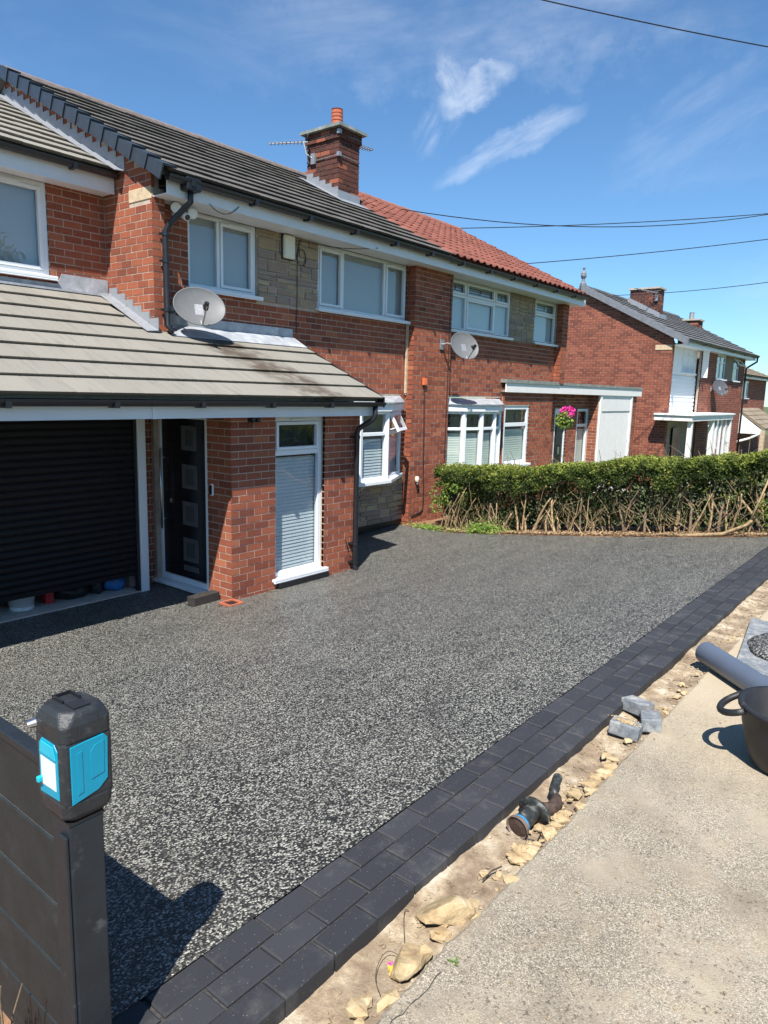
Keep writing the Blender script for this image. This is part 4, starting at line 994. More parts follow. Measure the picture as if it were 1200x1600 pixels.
ridge_tiles(r3, X3-.1, X3b+.5, YR3, ZR3, 'tile_far', ln=.9)
fn = MB(); fn.lathe([(.0, .62), (.05, .58), (.03, .5), (.09, .4), (.10, .3), (.05, .2), (.06, .12), (.11, .06), (.11, -.05)], Matrix.Translation((X3-.05, YR3, ZR3+.03)), 10); fn.build('finial', 'ridge_lead', h3)
fascia(h3, X3+.02, X3b+.45, 7.20, 4.22, 4.40, Y0+.25); gutter(h3, X3, X3b+.5, 7.12, 4.40, br=2.)
downpipe(h3, [(X3b+.42, 7.13, 4.36), (X3b+.42, 7.13, 4.18), (X3b+.10, 7.38, 3.95), (X3b+.02, 7.45, 3.88), (X3b+.02, 7.45, -.8)], .04)
def chimney3(parent, x, y, zt, zb, w, l, mat, pot=True):
    c = bpy.data.objects.new('chimney', None); COL.objects.link(c); c.parent = parent
    it = lay(front(x, y), .003, w, zb, zt, zb=zb) + lay(side(x, y+.003), 0, l, zb, zt, zb=zb, flip=1)
    MB().box(x+.01, x+w-.01, y+.01, y+l, zb, zt).build('chimney_core', 'mortar_far', c); bricks(c, it, mat, 0)
    MB().box(x-.06, x+w+.06, y-.06, y+l+.06, zt, zt+.06).build('chimney_cap', 'cement', c)
    if pot: MB().lathe([(.11, 0), (.10, .3), (.12, .32), (.09, .32)], Matrix.Translation((x+w/2, y+l/2, zt+.05)), 12).build('chimney_pot', 'dull_metal', c)
    return c
c3 = chimney3(h3, 27.2, 9.1, 6.45, 4.9, .62, 1.05, 'brick_chimney', False)
lf = MB(); lf.box(27.1, 27.92, 8.98, 9.09, z3(9)-.06, z3(9)+.16); lf.prism([(27.12, 9.0, z3(9)), (27.12, 10.2, z3(10.2)), (27.12, 10.2, z3(10.2)+.2), (27.12, 9.0, z3(9)+.2)], (.07, 0, 0)); lf.build('chimney_flashing', 'lead_bright', c3)
chimney3(h3, 33.55, 9.4, 5.92, 4.9, .7, .8, 'brick_chimney', True)
F3 = front(0, 7.75)
MB().box(X3+.2, 27.75, 7.70, 7.745, 3.28, 4.33).build('rendered_panel', 'render_white', h3)
for k in range(9):
    z = 1.98 + k*.145; MB().add([(X3+.2, 7.66, z), (27.75, 7.66, z), (27.75, 7.685, z+.143), (X3+.2, 7.685, z+.143), (X3+.2, 7.72, z), (27.75, 7.72, z)], [(0, 1, 2, 3), (0, 4, 5, 1)]).build('cladding_board', 'render_white', h3)
window(h3, front(0, 7.70), 24.5, 25.0, 3.40, 4.20, trans=3.95, back='room_shade', d=.02, sill=0)
window(h3, front(0, 7.70), 26.05, 27.4, 3.40, 4.26, mull=(26.72,), trans=3.98, back='room_shade', d=.02)
MB().box(27.76, 27.82, 7.30, 7.52, 3.28, 4.3).build('white_post', 'render_white', h3)
window(h3, front(0, 7.50), 29.75, 31.1, 3.30, 4.24, mull=(30.4,), trans=3.95, back='blind_pale', d=-.02)
MB().box(31.1, 32.25, 7.49, 7.55, 3.28, 4.3).build('stone_panel', 'cladding_stone', h3)
window(h3, front(0, 7.50), 32.25, 33.3, 3.30, 4.22, trans=3.85, back='room_shade', d=-.02)
window(h3, front(0, 7.50), 29.35, 30.95, .6, 1.95, mull=(30.1,), trans=1.5, back='room_shade', d=-.02)
ol = MB(); quadbar(ol, Vector((32.3, 7.47, 4.18)), Vector((1, 0, 0)), Vector((0, -.62, -.6)).normalized(), .95, .36, .04); ol.build('open_light', 'white_plastic', h3)
# porch
po = bpy.data.objects.new('porch', None); COL.objects.link(po); po.parent = h3
MB().box(23.75, 29.0, 6.55, 7.75, 1.80, 1.97).build('porch_roof', 'cream_paint', po)
MB().box(23.70, 29.05, 6.50, 7.75, 1.972, 2.02).build('porch_felt', 'render_white', po)
for x, y in ((23.95, 6.65), (26.5, 6.65), (28.9, 6.65)): MB().box(x-.07, x+.07, y-.07, y+.07, -.6, 1.80).build('porch_post', 'cream_paint', po)
for x in (27.1, 27.7, 28.3): MB().box(x-.05, x+.05, 6.62, 6.70, -.6, 1.80).build('porch_mullion', 'white_plastic', po)
MB().quad((26.57, 6.66, -.5), (28.85, 6.66, -.5), (28.85, 6.66, 1.80), (26.57, 6.66, 1.80)).build('pane', 'glass', po)
MB().box(25.6, 26.3, 7.66, 7.70, -.5, 1.5).build('front_door', 'black_gloss', po)
MB().box(26.6, 28.9, 6.60, 6.74, -.8, .15).build('porch_dwarf_wall', 'render_white', po)
# house beyond, with tiled porch hood
h4 = thing('detached_house', 'small red brick house with brown tiled roof and white porch hood, far right', 'house')
X4 = 39.4; Y4 = 9.3; b = MB(); wz = 3.85
F4 = front(X4, Y4); wn4 = [(.3, 1.8, 2.65, 3.75), (3.0, 4.5, 2.65, 3.6), (.1, .9, -.3, 1.1)]
panel(b, F4, 0, 9, -2, wz, wn4); b.box(X4, X4+.12, Y4+.12, Y4+8, -2, wz); b.box(X4+8.9, X4+9, Y4+.12, Y4+8, -2, wz)
w4 = b.build('wall', 'mortar_far', h4); bricks(w4, lay(F4, 0, 9, -1.6, wz, wn4, zb=-1.6), 'brick_far', 0)
def z4(y): return 3.86 + .40*(y-8.9)
rr = slope_deck(X4-.4, X4+9.4, 8.9, 3.86, 13, z4(13)); rr.prism([(X4-.4, 13, z4(13)), (X4+9.4, 13, z4(13)), (X4+9.4, 17.1, 3.86), (X4-.4, 17.1, 3.86)], (0, 0, -.06))
r4 = rr.build('roof', 'tile_brown', h4); tiles(r4, flat_tile, .36, .31, X4-.4, X4+9.4, 8.9, 3.86, math.atan(.40), 13, 'tile_brown', 0, seed=31)
fascia(h4, X4-.4, X4+9.4, 8.98, 3.68, 3.84, Y4); gutter(h4, X4-.4, X4+9.4, 8.92, 3.84, br=3)
window(h4, front(0, Y4), X4+.3, X4+1.8, 2.65, 3.72, mull=(X4+1.0,), back='room_shade', d=-.02, fw=.09)
window(h4, front(0, Y4), X4+3.0, X4+4.5, 2.65, 3.58, mull=(X4+3.7,), back='blind_pale', d=-.02, fw=.09)
window(h4, front(0, Y4), X4+.1, X4+.9, -.3, 1.1, back='room_shade', d=-.02, fw=.09)
MB().box(X4+2.0, X4+2.16, Y4-.15, Y4-.01, 1.6, 3.7).build('white_post', 'render_white', h4)
hd = MB(); hd.prism([(X4+2.1, Y4, 2.0), (X4+2.1, Y4-1.4, .95), (X4+2.1, Y4-1.4, .80), (X4+2.1, Y4, .80)], (.10, 0, 0)); hd.build('hood_cheek', 'render_white', h4)
hr = MB().prism([(X4+2.2, Y4, 2.1), (X4+7.5, Y4, 2.1), (X4+7.5, Y4-1.5, 1.05), (X4+2.2, Y4-1.5, 1.05)], (0, 0, -.08)); hrr = hr.build('hood_roof', 'tile_brown', h4)
tiles(hrr, flat_tile, .36, .31, X4+2.2, X4+7.5, Y4-1.5, 1.07, math.atan(.70), Y4-.05, 'tile_brown', 0, seed=33)
MB().tube([(X4+2.15, Y4-1.35, .86), (X4+2.15, Y4-.8, .55), (X4+2.15, Y4-.1, .30)], .06, 6).build('hood_brace', 'render_white', h4)
# boarded gate and post by the far drive
gt_ = thing('timber_gate', 'brown horizontal boarded garden gate with pale post beside the further house', 'gate')
for k in range(8): MB().box(35.1, 40.2, 6.60, 6.64, -.45+k*.185, -.45+k*.185+.172).build('board', 'timber', gt_)
MB().box(34.85, 35.06, 6.55, 6.72, -.9, 1.22).build('post', 'timber_pale', gt_)
MB().box(40.2, 40.36, 6.55, 6.72, -.9, 1.1).build('post', 'timber', gt_)
br = thing('barrier', 'orange plastic safety barrier showing just above the hedge', 'barrier')
for z in (.55, .78): MB().box(33.4, 36.2, 5.20, 5.25, z, z+.14).build('rail', 'orange_plastic', br)
for x in (33.5, 34.4, 35.3, 36.1): MB().box(x-.04, x+.04, 5.17, 5.28, -.7, 1.0).build('upright', 'orange_plastic', br)
MB().box(34.5, 35.2, 5.14, 5.17, .62, .84).build('panel', 'white_plastic', br)

# ================================================================== things on the houses
def dish(name, label, c, az, tilt, wall_pt, mat, rw=.33, rh=.29):
    t = thing(name, label, 'satellite dish')
    # dish faces direction f
    f = Vector((math.cos(az)*math.cos(tilt), math.sin(az)*math.cos(tilt), math.sin(tilt)))
    x = f.cross(Vector((0, 0, 1))).normalized(); y = x.cross(f)
    M = Matrix((x, y, f)).transposed().to_4x4(); M.translation = Vector(c)
    pr = [(.001, -.055), (.25, -.051), (.5, -.040), (.75, -.024), (.97, -.003), (1.0, .004), (1.0, -.010), (.95, -.016), (.7, -.036), (.3, -.060), (.001, -.066)]
    MB().lathe([(r*rw, z) for r, z in pr], M, 36, 1, rh/rw).build('reflector', mat, t, smooth=True)
    arm = MB(); lo = M @ Vector((0, -rh*.98, -.005)); lnb = M @ Vector((0, -rh*.62, .27))
    arm.tube([M @ Vector((0, -rh*.3, -.075)), lo, lnb], .011, 6); arm.build('arm', 'dull_metal', t)
    ln = MB().tube([lnb + (M.to_3x3() @ Vector((0, .03, .02))), lnb - (M.to_3x3() @ Vector((0, .0, .05))), M @ Vector((0, -rh*.40, .19))], [.028, .032, .022], 10); ln.build('receiver', 'black_plastic', t)
    bk = MB(); bc = M @ Vector((0, -.02, -.07)); bk.mbox(Matrix.Translation(bc) @ M.to_3x3().to_4x4(), .10, .14, .05)
    wp = Vector(wall_pt); bk.tube([bc, Vector((wp.x, wp.y-.13, wp.z+.02)), wp], .019, 8); bk.box(wp.x-.06, wp.x+.06, wp.y-.022, wp.y-.002, wp.z-.09, wp.z+.09); bk.build('bracket', 'dull_metal', t)
    return t
dish('satellite_dish', 'pale grey satellite dish above the porch roof beside the black downpipe', (5.478, 7.27, 3.42), R(-112), R(26), (5.33, Y1, 3.34), 'dish_grey', .315, .258)
dish('satellite_dish', 'grey satellite dish fixed to the pier beneath the leaded bedroom window', (11.20, 7.14, 3.33), R(-112), R(24), (10.98, Y0, 3.34), 'dish_grey', .30, .268)
dish('satellite_dish', 'dark satellite dish on the further house beside the white boarding', (29.4, 7.2, 2.97), R(-120), R(24), (29.2, Y0, 2.9), 'dish_dark', .36, .33)
t = thing('security_camera', 'white twin floodlight security camera by the bedroom window corner', 'camera')
cx, cy, cz = 5.43, 7.50, 4.50
MB().lathe([(.0, .0), (.05, .0), (.05, .03), (.03, .04)], Matrix.Translation((cx, Y1, cz)) @ Matrix.Rotation(R(90), 4, 'X'), 14).build('base', 'white_plastic', t)
MB().tube([(cx, Y1-.03, cz), (cx, cy, cz-.01)], .02, 8).build('stem', 'white_plastic', t)
b = MB(); ax = Vector((-.10, -.92, -.36)).normalized(); p = Vector((cx+.02, cy, cz-.03)); b.tube([p-ax*.05, p-ax*.045, p+ax*.07, p+ax*.075], [.02, .045, .045, .04], 16); b.build('camera_body', 'white_plastic', t, smooth=True)
MB().tube([p+ax*.074, p+ax*.081], .033, 16).build('lens', 'black_gloss', t)
for sx_ in (-.115, .12):
    q = Vector((cx+sx_, cy-.02, cz+.035-(.02 if sx_ > 0 else 0))); a2 = Vector((-.25, -.9, -.25)).normalized()
    MB().tube([q-a2*.03, q-a2*.025, q+a2*.018, q+a2*.022], [.03, .056, .062, .055], 16).build('floodlight', 'white_plastic', t, smooth=True)
    MB().tube([(cx, cy+.03, cz), q], .014, 6).build('lamp_arm', 'white_plastic', t)
t = thing('alarm_box', 'cream burglar alarm box on the stone panel between bedroom windows', 'alarm box')
MB().box(7.165, 7.365, Y1-.085, Y1-.02, 4.27, 4.585).build('cover', 'alarm_cream', t, bevel=.022)
MB().box(7.15, 7.38, Y1-.03, Y1-.012, 4.255, 4.598).build('back_plate', 'black_plastic', t, bevel=.01)
b = MB(); n = 26
b.tube([(7.50+.0, Y1-.03, 4.56), (7.46, Y1-.028, 4.40), (7.455, Y1-.026, 4.30)] , .006, 6)
b.tube([(7.53+.09*math.cos(2*math.pi*i/n), Y1-.032+.006*math.sin(i), 4.33+.11*math.sin(2*math.pi*i/n)) for i in range(n+4)], .006, 6)
b.tube([(7.45, Y1-.03, 4.30), (7.452, Y1-.028, 4.0), (7.455, Y1-.026, 3.66), (7.455, Y1-.016, 3.45), (7.452, Y1-.016, 3.26)], .006, 6)
tag(b.build('aerial_cable', 'cable_black'), 'black coiled cable hanging down the stone panel past the alarm box', 'cable')
def sag(a, b, dip, n=14): a, b = Vector(a), Vector(b); return [a.lerp(b, i/n) - Vector((0, 0, dip*4*(i/n)*(1-i/n))) for i in range(n+1)]
tag(MB().tube(sag((5.60, 7.215, 4.60), (6.05, 7.215, 4.66), .10), .005, 5).build('hanging_cable', 'cable_black'), 'thin black cable looping under the white fascia by the floodlight camera', 'cable')
tag(MB().tube(sag((7.50, Y1-.03, 4.56), (8.75, 7.215, 4.62), .05), .006, 5).build('soffit_cable', 'cable_black'), 'black cable running along the soffit over the wide bedroom window', 'cable')
t = thing('junction_box', 'small orange box with a black cable running down the brick pier', 'cable box')
MB().box(10.41, 10.51, Y0-.045, Y0-.004, 2.60, 2.72).build('box', 'orange_plastic', t, bevel=.008)
MB().tube([(10.46, Y0-.012, 2.6), (10.50, Y0-.014, 1.9), (10.52, Y0-.012, 1.3), (10.56, Y0-.014, .6), (10.55, Y0-.012, .36), (10.45, Y0-.014, .30), (10.2, Y0-.012, .26)], .009, 6).build('cable', 'cable_black', t)
tag(MB().tube([(11.20, Y0-.012, 4.5), (11.205, Y0-.013, 3.2), (11.20, Y0-.012, 1.0)], .007, 6).build('wall_cable', 'cable_black'), 'thin dark cable down the right edge of the brick pier', 'cable')
t = thing('outside_tap', 'small cream tap cover low on the brick pier', 'tap')
MB().lathe([(0, 0), (.035, .0), (.04, -.05), (.03, -.09), (0, -.09)], Matrix.Translation((10.29, Y0-.05, .98)), 10).build('cover', 'alarm_cream', t); MB().tube([(10.29, Y0, .92), (10.29, Y0-.05, .91), (10.29, Y0-.06, .84)], .012, 6).build('spout', 'dull_metal', t)
t = thing('video_doorbell', 'small black and white video doorbell beside the black front door', 'doorbell')
FDB = side(5.114, 6.60); b = MB(); b.fbox(FDB, -.03, .02, .003, .028, 1.23, 1.37); b.build('body', 'white_plastic', t, bevel=.012); MB().fbox(FDB, -.022, .024, .0285, .034, 1.245, 1.355).build('face', 'black_gloss', t, bevel=.003)
t = thing('door_camera', 'small dark camera tucked under the porch soffit near the corner', 'camera')
MB().box(5.35, 5.47, 6.17, 6.26, 2.085, 2.145).build('body', 'black_plastic', t, bevel=.01); MB().tube([(5.41, 6.175, 2.11), (5.41, 6.155, 2.105)], .02, 10).build('lens', 'black_gloss', t)
# aerials
def aerial(label, base, d, n, L, mast):
    t = thing('tv_aerial', label, 'aerial'); base = Vector(base); d = Vector(d).normalized(); top = base+Vector(mast)
    MB().tube([base, base+Vector((mast[0]*.75, mast[1]*.75, mast[2]*.3)), top], .014, 6).build('mast', 'dull_metal', t)
    MB().tube([top-d*.08, top+d*L], .014, 6).build('boom', 'dull_metal', t)
    s_ = d.cross(Vector((0, 0, 1))).normalized()
    for i in range(n):
        c = top + d*(L*(i+.5)/n); w = .14-.05*i/n; MB().tube([c-s_*w, c+s_*w], .008, 4).build('element', 'dull_metal', t)
    for z in (-.08, .08): MB().tube([top-d*.07-s_*.17+Vector((0, 0, z)), top-d*.07+s_*.17+Vector((0, 0, z))], .012, 4).build('reflector_bar', 'dish_grey', t)
    MB().box(base.x-.03, base.x+.03, base.y-.05, base.y+.05, base.z-.09, base.z+.09).build('clamp', 'dull_metal', t)
aerial('grey television aerial on a bent mast at the left of the chimney', (CX0-.02, 9.72, 6.60), (-.62, .55, -.10), 9, .62, (-.12, .14, .28))
aerial('grey television aerial on the right of the chimney', (CX1+.03, 9.35, 6.85), (.75, -.35, -.05), 6, .30, (.22, .02, .12))
aerial('small aerial beside the further house chimney', (27.15, 9.15, 6.1), (-.9, .35, .05), 8, 1.1, (-.12, 0, .18))
# hanging basket
t = thing('hanging_basket', 'hanging basket of bright pink flowers by the dark front door', 'hanging basket')
bc = Vector((16.05, 7.30, 1.96)); MB().lathe([(.02, -.17), (.10, -.14), (.15, -.06), (.165, .02), (.15, .02)], Matrix.Translation(bc), 14).build('basket', 'dark_timber', t)
b = MB(); b.tube([(16.05, 7.84, 2.42), (16.05, 7.30, 2.42)], .01, 5); b.tube([(16.05, 7.84, 2.2), (16.05, 7.4, 2.41)], .008, 5)
for k in range(3):
    a = 2.1*k; b.tube([bc+Vector((.15*math.cos(a), .15*math.sin(a), .02)), bc+Vector((0, 0, .42))], .004, 4)
b.build('hanger', 'cable_black', t)
rg = random.Random(5)
def puff(b, c, n, rad, size, rg, sq=(1, 1, 1)):
    for i in range(n):
        d = Vector((rg.gauss(0, 1), rg.gauss(0, 1), rg.gauss(0, 1))).normalized()*rad*rg.uniform(.4, 1)**.5
        p = Vector(c)+Vector((d.x*sq[0], d.y*sq[1], d.z*sq[2])); q = Vector((rg.gauss(0, 1), rg.gauss(0, 1), rg.gauss(0, 1))).normalized()
        a = q.orthogonal().normalized(); e = q.cross(a); s = size*rg.uniform(.6, 1.3)
        b.add([p-a*s, p-e*s*.6, p+a*s, p+e*s*.6], [(0, 1, 2, 3)], rg.random()*.98+.01)
b = MB(); puff(b, bc+Vector((.06, 0, .14)), 330, .19, .03, rg, (1.15, 1, .75)); b.build('blooms', 'flower_pink', t)
b = MB(); puff(b, bc+Vector((-.12, 0, -.05)), 330, .24, .032, rg, (1, .8, .9)); puff(b, bc+Vector((.1, 0, -.08)), 120, .16, .03, rg); b.build('foliage', 'weed_leaf', t)

# telephone wires, strung from the houses to a pole out of sight on the right
def at(x, y, dist):
    d = (cm.to_3x3() @ Vector(((x-600)/1110, -(y-800)/1110, -1))).normalized(); return CAMP + d*dist
for (lab, a, b_, dip) in (('high telephone wire crossing the top right corner of the sky', at(780, -16, 9), at(1330, 96, 11), .03),
                          ('telephone wire leaving behind the chimney and crossing to the right', at(578, 318, 17.5), at(1290, 318, 24), .55),
                          ('telephone wire starting above the middle of the red roof', at(690, 357, 20), at(1290, 326, 24), .10),
                          ('telephone wire rising from the right end of the red roof', at(810, 413, 20), at(1290, 362, 24), .06),
                          ('lowest telephone wire rising from the further chimney', at(945, 462, 29), at(1290, 428, 26), .12)):
    tag(MB().tube(sag(a, b_, dip, 20), .011 if dip != .03 else .0065, 5).build('telephone_wire', 'cable_black'), lab, 'wire', 'telephone wires across the sky')

# ================================================================== hedge
import numpy as np
rs = np.random.RandomState(4)
HX0, HX1, HY0, HY1 = 10.13, 10.98, .95, 6.98
def hground(y): return zdrive(10.06, max(y, YI)) - .01
def htop(y): return hground(y) + 1.06 + .03*math.sin(y*2.1) + .02*math.sin(y*5.3+1) + .12*sstep(2.3, 1.5, y)
def leaf_mesh(name, P, Nn, size, tint, mat, parent, kind='stuff', asp=.5):
    n = len(P); r = rs.normal(size=(n, 3)); r -= Nn*(r*Nn).sum(1)[:, None]; r /= np.linalg.norm(r, axis=1)[:, None]; e = np.cross(Nn, r)
    s = size[:, None]; fold = Nn*s*.18
    V = np.stack([P - r*s, P - e*s*asp + fold, P + r*s, P + e*s*asp + fold], 1).reshape(-1, 3)
    me = bpy.data.meshes.new(name); me.vertices.add(4*n); me.vertices.foreach_set('co', V.ravel())
    idx = np.arange(4*n).reshape(n, 4); tri = np.concatenate([idx[:, [0, 1, 2]], idx[:, [0, 2, 3]]], 1).reshape(-1)
    me.loops.add(6*n); me.loops.foreach_set('vertex_index', tri); me.polygons.add(2*n)
    me.polygons.foreach_set('loop_start', np.arange(0, 6*n, 3)); me.polygons.foreach_set('loop_total', np.full(2*n, 3)); me.update(calc_edges=True)
    at_ = me.attributes.new('tint', 'FLOAT', 'FACE'); at_.data.foreach_set('value', np.repeat(tint, 2))
    return link(name, me, mat, parent, False, kind)
def unitv(v): return v/np.linalg.norm(v, axis=1)[:, None]
hedge = thing('hedge', 'clipped green hedge with bare brown stems along the right of the driveway', 'hedge')
G = np.vectorize(hground); T = np.vectorize(htop)
def clump(y, z, s): return np.array([noise.noise(Vector((a*s, b*s, 1.3))) for a, b in zip(y, z)])
# crown: leaves packed near the clipped top and face
n = 46000
y = rs.uniform(HY0, HY1, n); tp = T(y); band = .24 + .18*clump(y, y*0, 1.4) + .16*clump(y, y*0+3, 4.)
onface = rs.rand(n) < .55
z = np.where(onface, tp - band*rs.rand(n)**1.25, tp + rs.normal(0, .022, n)); x = np.where(onface, HX0 + np.abs(rs.normal(0, .07, n)), rs.uniform(HX0, HX1, n))
z = np.minimum(z, tp + .05 + .05*(rs.rand(n) < .02)); cl = clump(y*1.0, z, 7.)
x = x - .05*cl*onface; z = z + .03*cl*(~onface) - .06*(np.clip(HX0+.07-x, 0, .07)/.07)
P = np.stack([x, y, z], 1); Nn = unitv(np.stack([np.where(onface, -.8, -.1), rs.normal(0, .5, n), np.where(onface, .45, 1.)], 1) + rs.normal(0, .55, (n, 3)))
tint = np.clip(.36 + .30*cl + .42*((z-tp+band)/band-.5) + rs.normal(0, .17, n), .01, .93); tint[rs.rand(n) < .012] = .99  # sunlit look put into the leaf colour: paler towards the top
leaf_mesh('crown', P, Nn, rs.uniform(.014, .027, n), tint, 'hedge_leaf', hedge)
# inner and rear leaves, coloured darker to paint the shade inside the hedge
n = 15000
y = rs.uniform(HY0, HY1, n); g = G(y); tp = T(y); z = g + (tp-g)*rs.uniform(.05, .98, n); x = HX1 - np.abs(rs.normal(0, .10, n))
P = np.stack([x, y, z], 1); leaf_mesh('rear_foliage', P, unitv(rs.normal(0, 1, (n, 3)) + np.array([-.7, 0, .2])), rs.uniform(.024, .045, n), rs.rand(n), 'shaded_leaf', hedge, asp=.6)
n = 8000
y = rs.uniform(HY0, HY1, n); g = G(y); tp = T(y); z = tp - .22 - .70*rs.rand(n)**1.3; x = rs.uniform(HX0+.03, HX1-.15, n); keep = clump(y, z, 2.2) + .5*clump(y, z, 6.) > .0
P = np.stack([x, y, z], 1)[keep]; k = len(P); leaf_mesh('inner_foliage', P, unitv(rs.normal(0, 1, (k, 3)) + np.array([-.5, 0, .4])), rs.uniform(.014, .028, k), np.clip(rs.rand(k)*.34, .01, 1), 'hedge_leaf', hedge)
# leafy ends: by the house wall and towards the path
n = 9000
e = rs.rand(n) < .40; y = np.where(e, 6.98 - np.abs(rs.normal(0, .26, n)), .95 + np.abs(rs.normal(0, .62, n))); g = G(y); tp = T(y)
z = np.where(e, g + (tp-g)*rs.uniform(.42, 1, n), g + (tp-g)*rs.uniform(.02, 1., n)); x = HX0 + np.abs(rs.normal(0, .16, n)); P = np.stack([x, y, z], 1); cl = clump(y, z, 6.)
keep = (cl > -.15); P = P[keep]; cl = cl[keep]; k = len(P)
leaf_mesh('end_foliage', P, unitv(rs.normal(0, .6, (k, 3)) + np.array([-.8, 0, .45])), rs.uniform(.015, .028, k), np.clip(.45+.3*cl+rs.normal(0, .15, k), .01, .93), 'hedge_leaf', hedge)
# bare stems
rg = random.Random(12)
def stem(b, base, lean, h, r, rg, n=7, wob=.035):
    pts = []; p = Vector(base); d = Vector((lean[0], lean[1], 1.)).normalized()
    for i in range(n):
        pts.append(p.copy()); p = p + d*(h/(n-1)); d = (d + Vector((rg.uniform(-wob, wob)*3, rg.uniform(-wob, wob)*7, rg.uniform(-.02, .06)))).normalized()
    b.tube(pts, [r*(1-.55*i/(n-1)) for i in range(n)], 6); return pts
for i in range(70):
    yb = HY0 + .2 + (HY1-.35-HY0)*(i+rg.uniform(-.6, 1.6))/70; xb = HX0 + .05 + abs(rg.gauss(0, .16)); g = hground(yb)-.03
    b = MB(); h = rg.choice((rg.uniform(.15, .45), rg.uniform(.5, .95))); r = rg.choice((.009, .015, .021, .028))*rg.uniform(.85, 1.15)
    pts = stem(b, (xb, yb, g), (rg.uniform(-.06, .16), rg.gauss(0, .26)), h, r, rg)
    if rg.random() < .6:
        k = rg.randint(2, 4); stem(b, pts[k], (rg.uniform(-.1, .25), rg.choice((-1, 1))*rg.uniform(.3, .8)), h*rg.uniform(.3, .55), r*.62, rg, 6)
    if rg.random() < .3: stem(b, pts[1], (rg.uniform(-.1, .2), rg.choice((-1, 1))*rg.uniform(.5, 1.0)), h*.4, r*.5, rg, 5)
    b.build('stem', 'stem_bark' if rg.random() < .7 else 'stem_dark', hedge, smooth=True)
# the long low branch lying along the foot near the path
b = MB(); b.tube([(10.12, 3.0, hground(3.0)+.02), (10.08, 2.6, hground(2.6)+.03), (10.07, 2.25, hground(2.25)+.05), (10.08, 1.98, hground(2)+.17), (10.10, 1.93, hground(1.9)+.22)], [.026, .026, .024, .020, .022], 8); b.tube([(10.10, 1.95, hground(1.9)+.2), (10.12, 1.88, hground(1.9)+.45), (10.15, 1.78, hground(1.8)+.8)], [.018, .015, .010], 8); b.build('stem', 'stem_bark', hedge, smooth=True)
b = MB()
for i in range(430):
    yb = rg.uniform(HY0+.1, HY1-.1); g = hground(yb); c = Vector((HX0 + rg.uniform(-.02, .40), yb, g + rg.uniform(.02, .75)*rg.random()**.6))
    if abs(math.sin(yb*1.7+.4)) < .25: continue
    stem(b, c, (rg.uniform(-.3, .3), rg.gauss(0, .9)), rg.uniform(.12, .36), rg.uniform(.002, .0045), rg, 4, .06)
b.build('twigs', 'stem_bark', hedge, kind='stuff')
b = MB()
for i in range(420):
    yb = rg.uniform(HY0+.1, HY1-.1); g = hground(yb); c = Vector((HX0 + rg.uniform(.15, .75), yb, g + rg.uniform(.05, 1.0)))
    stem(b, c, (rg.uniform(-.5, .5), rg.gauss(0, .8)), rg.uniform(.15, .5), rg.uniform(.003, .008), rg, 4, .06)
b.build('twigs', 'stem_dark', hedge, kind='stuff')
# earth and dead leaves at the foot
grid(lin(10.03, 11.4, 8), lin(.9, 7.6, 40), lambda x, y: hground(y) + .012 + .02*fb(x, y, 5.), 'soil', 'hedge_bed')
n = 5200; y = rs.uniform(1.0, 6.9, n); x = 10.075 + np.abs(rs.normal(0, .13, n)); z = G(y) + .025 + rs.rand(n)*.025
lit = leaf_mesh('leaf_litter', np.stack([x, y, z], 1), unitv(rs.normal(0, .5, (n, 3)) + np.array([0, 0, 1.])), rs.uniform(.010, .026, n), rs.rand(n), 'litter', None, asp=.45)
lit['label'] = 'dry pale leaf litter along the foot of the hedge'; lit['category'] = 'leaf litter'
# green weeds at the house end
def patch(label, cy, cx, ry, rx, h, n, mat='weed_leaf', size=(.012, .028)):
    yy = rs.normal(cy, ry, n); xx = rs.normal(cx, rx, n); gz = np.array([zdrive(a, b) for a, b in zip(xx, yy)])
    zz = gz + np.abs(rs.normal(0, h*.5, n))
    o = leaf_mesh('weeds', np.stack([xx, yy, zz], 1), unitv(rs.normal(0, .6, (n, 3)) + np.array([-.2, 0, 1.])), rs.uniform(size[0], size[1], n), np.clip(rs.rand(n), .01, 1), mat, None)
    o['label'] = label; o['category'] = 'weeds'; return o
patch('bright green weeds under the house end of the hedge', 5.95, 10.18, .20, .09, .16, 1500)
patch('low green weeds at the foot of the brick pier', 7.0, 10.12, .22, .07, .06, 700)
t = thing('shrub', 'small cut shrub with yellow-green leaves against the brick pier', 'shrub')
b = MB()
for k in range(5): stem(b, (10.14+rg.uniform(-.05, .05), 6.62+.09*k-.2, hground(6.6)), (rg.uniform(-.1, .1), rg.uniform(-.3, .3)), rg.uniform(.55, .85), .011, rg)
b.build('stems', 'stem_bark', t, smooth=True)
b = MB()
for c, r_, k in (((10.10, 6.52, .88), .09, 90), ((10.12, 6.72, .72), .10, 70), ((10.10, 6.86, .52), .13, 110), ((10.1, 6.95, .75), .08, 50)): puff(b, c, k, r_, .020, rg)
b.build('leaves', 'weed_leaf', t)

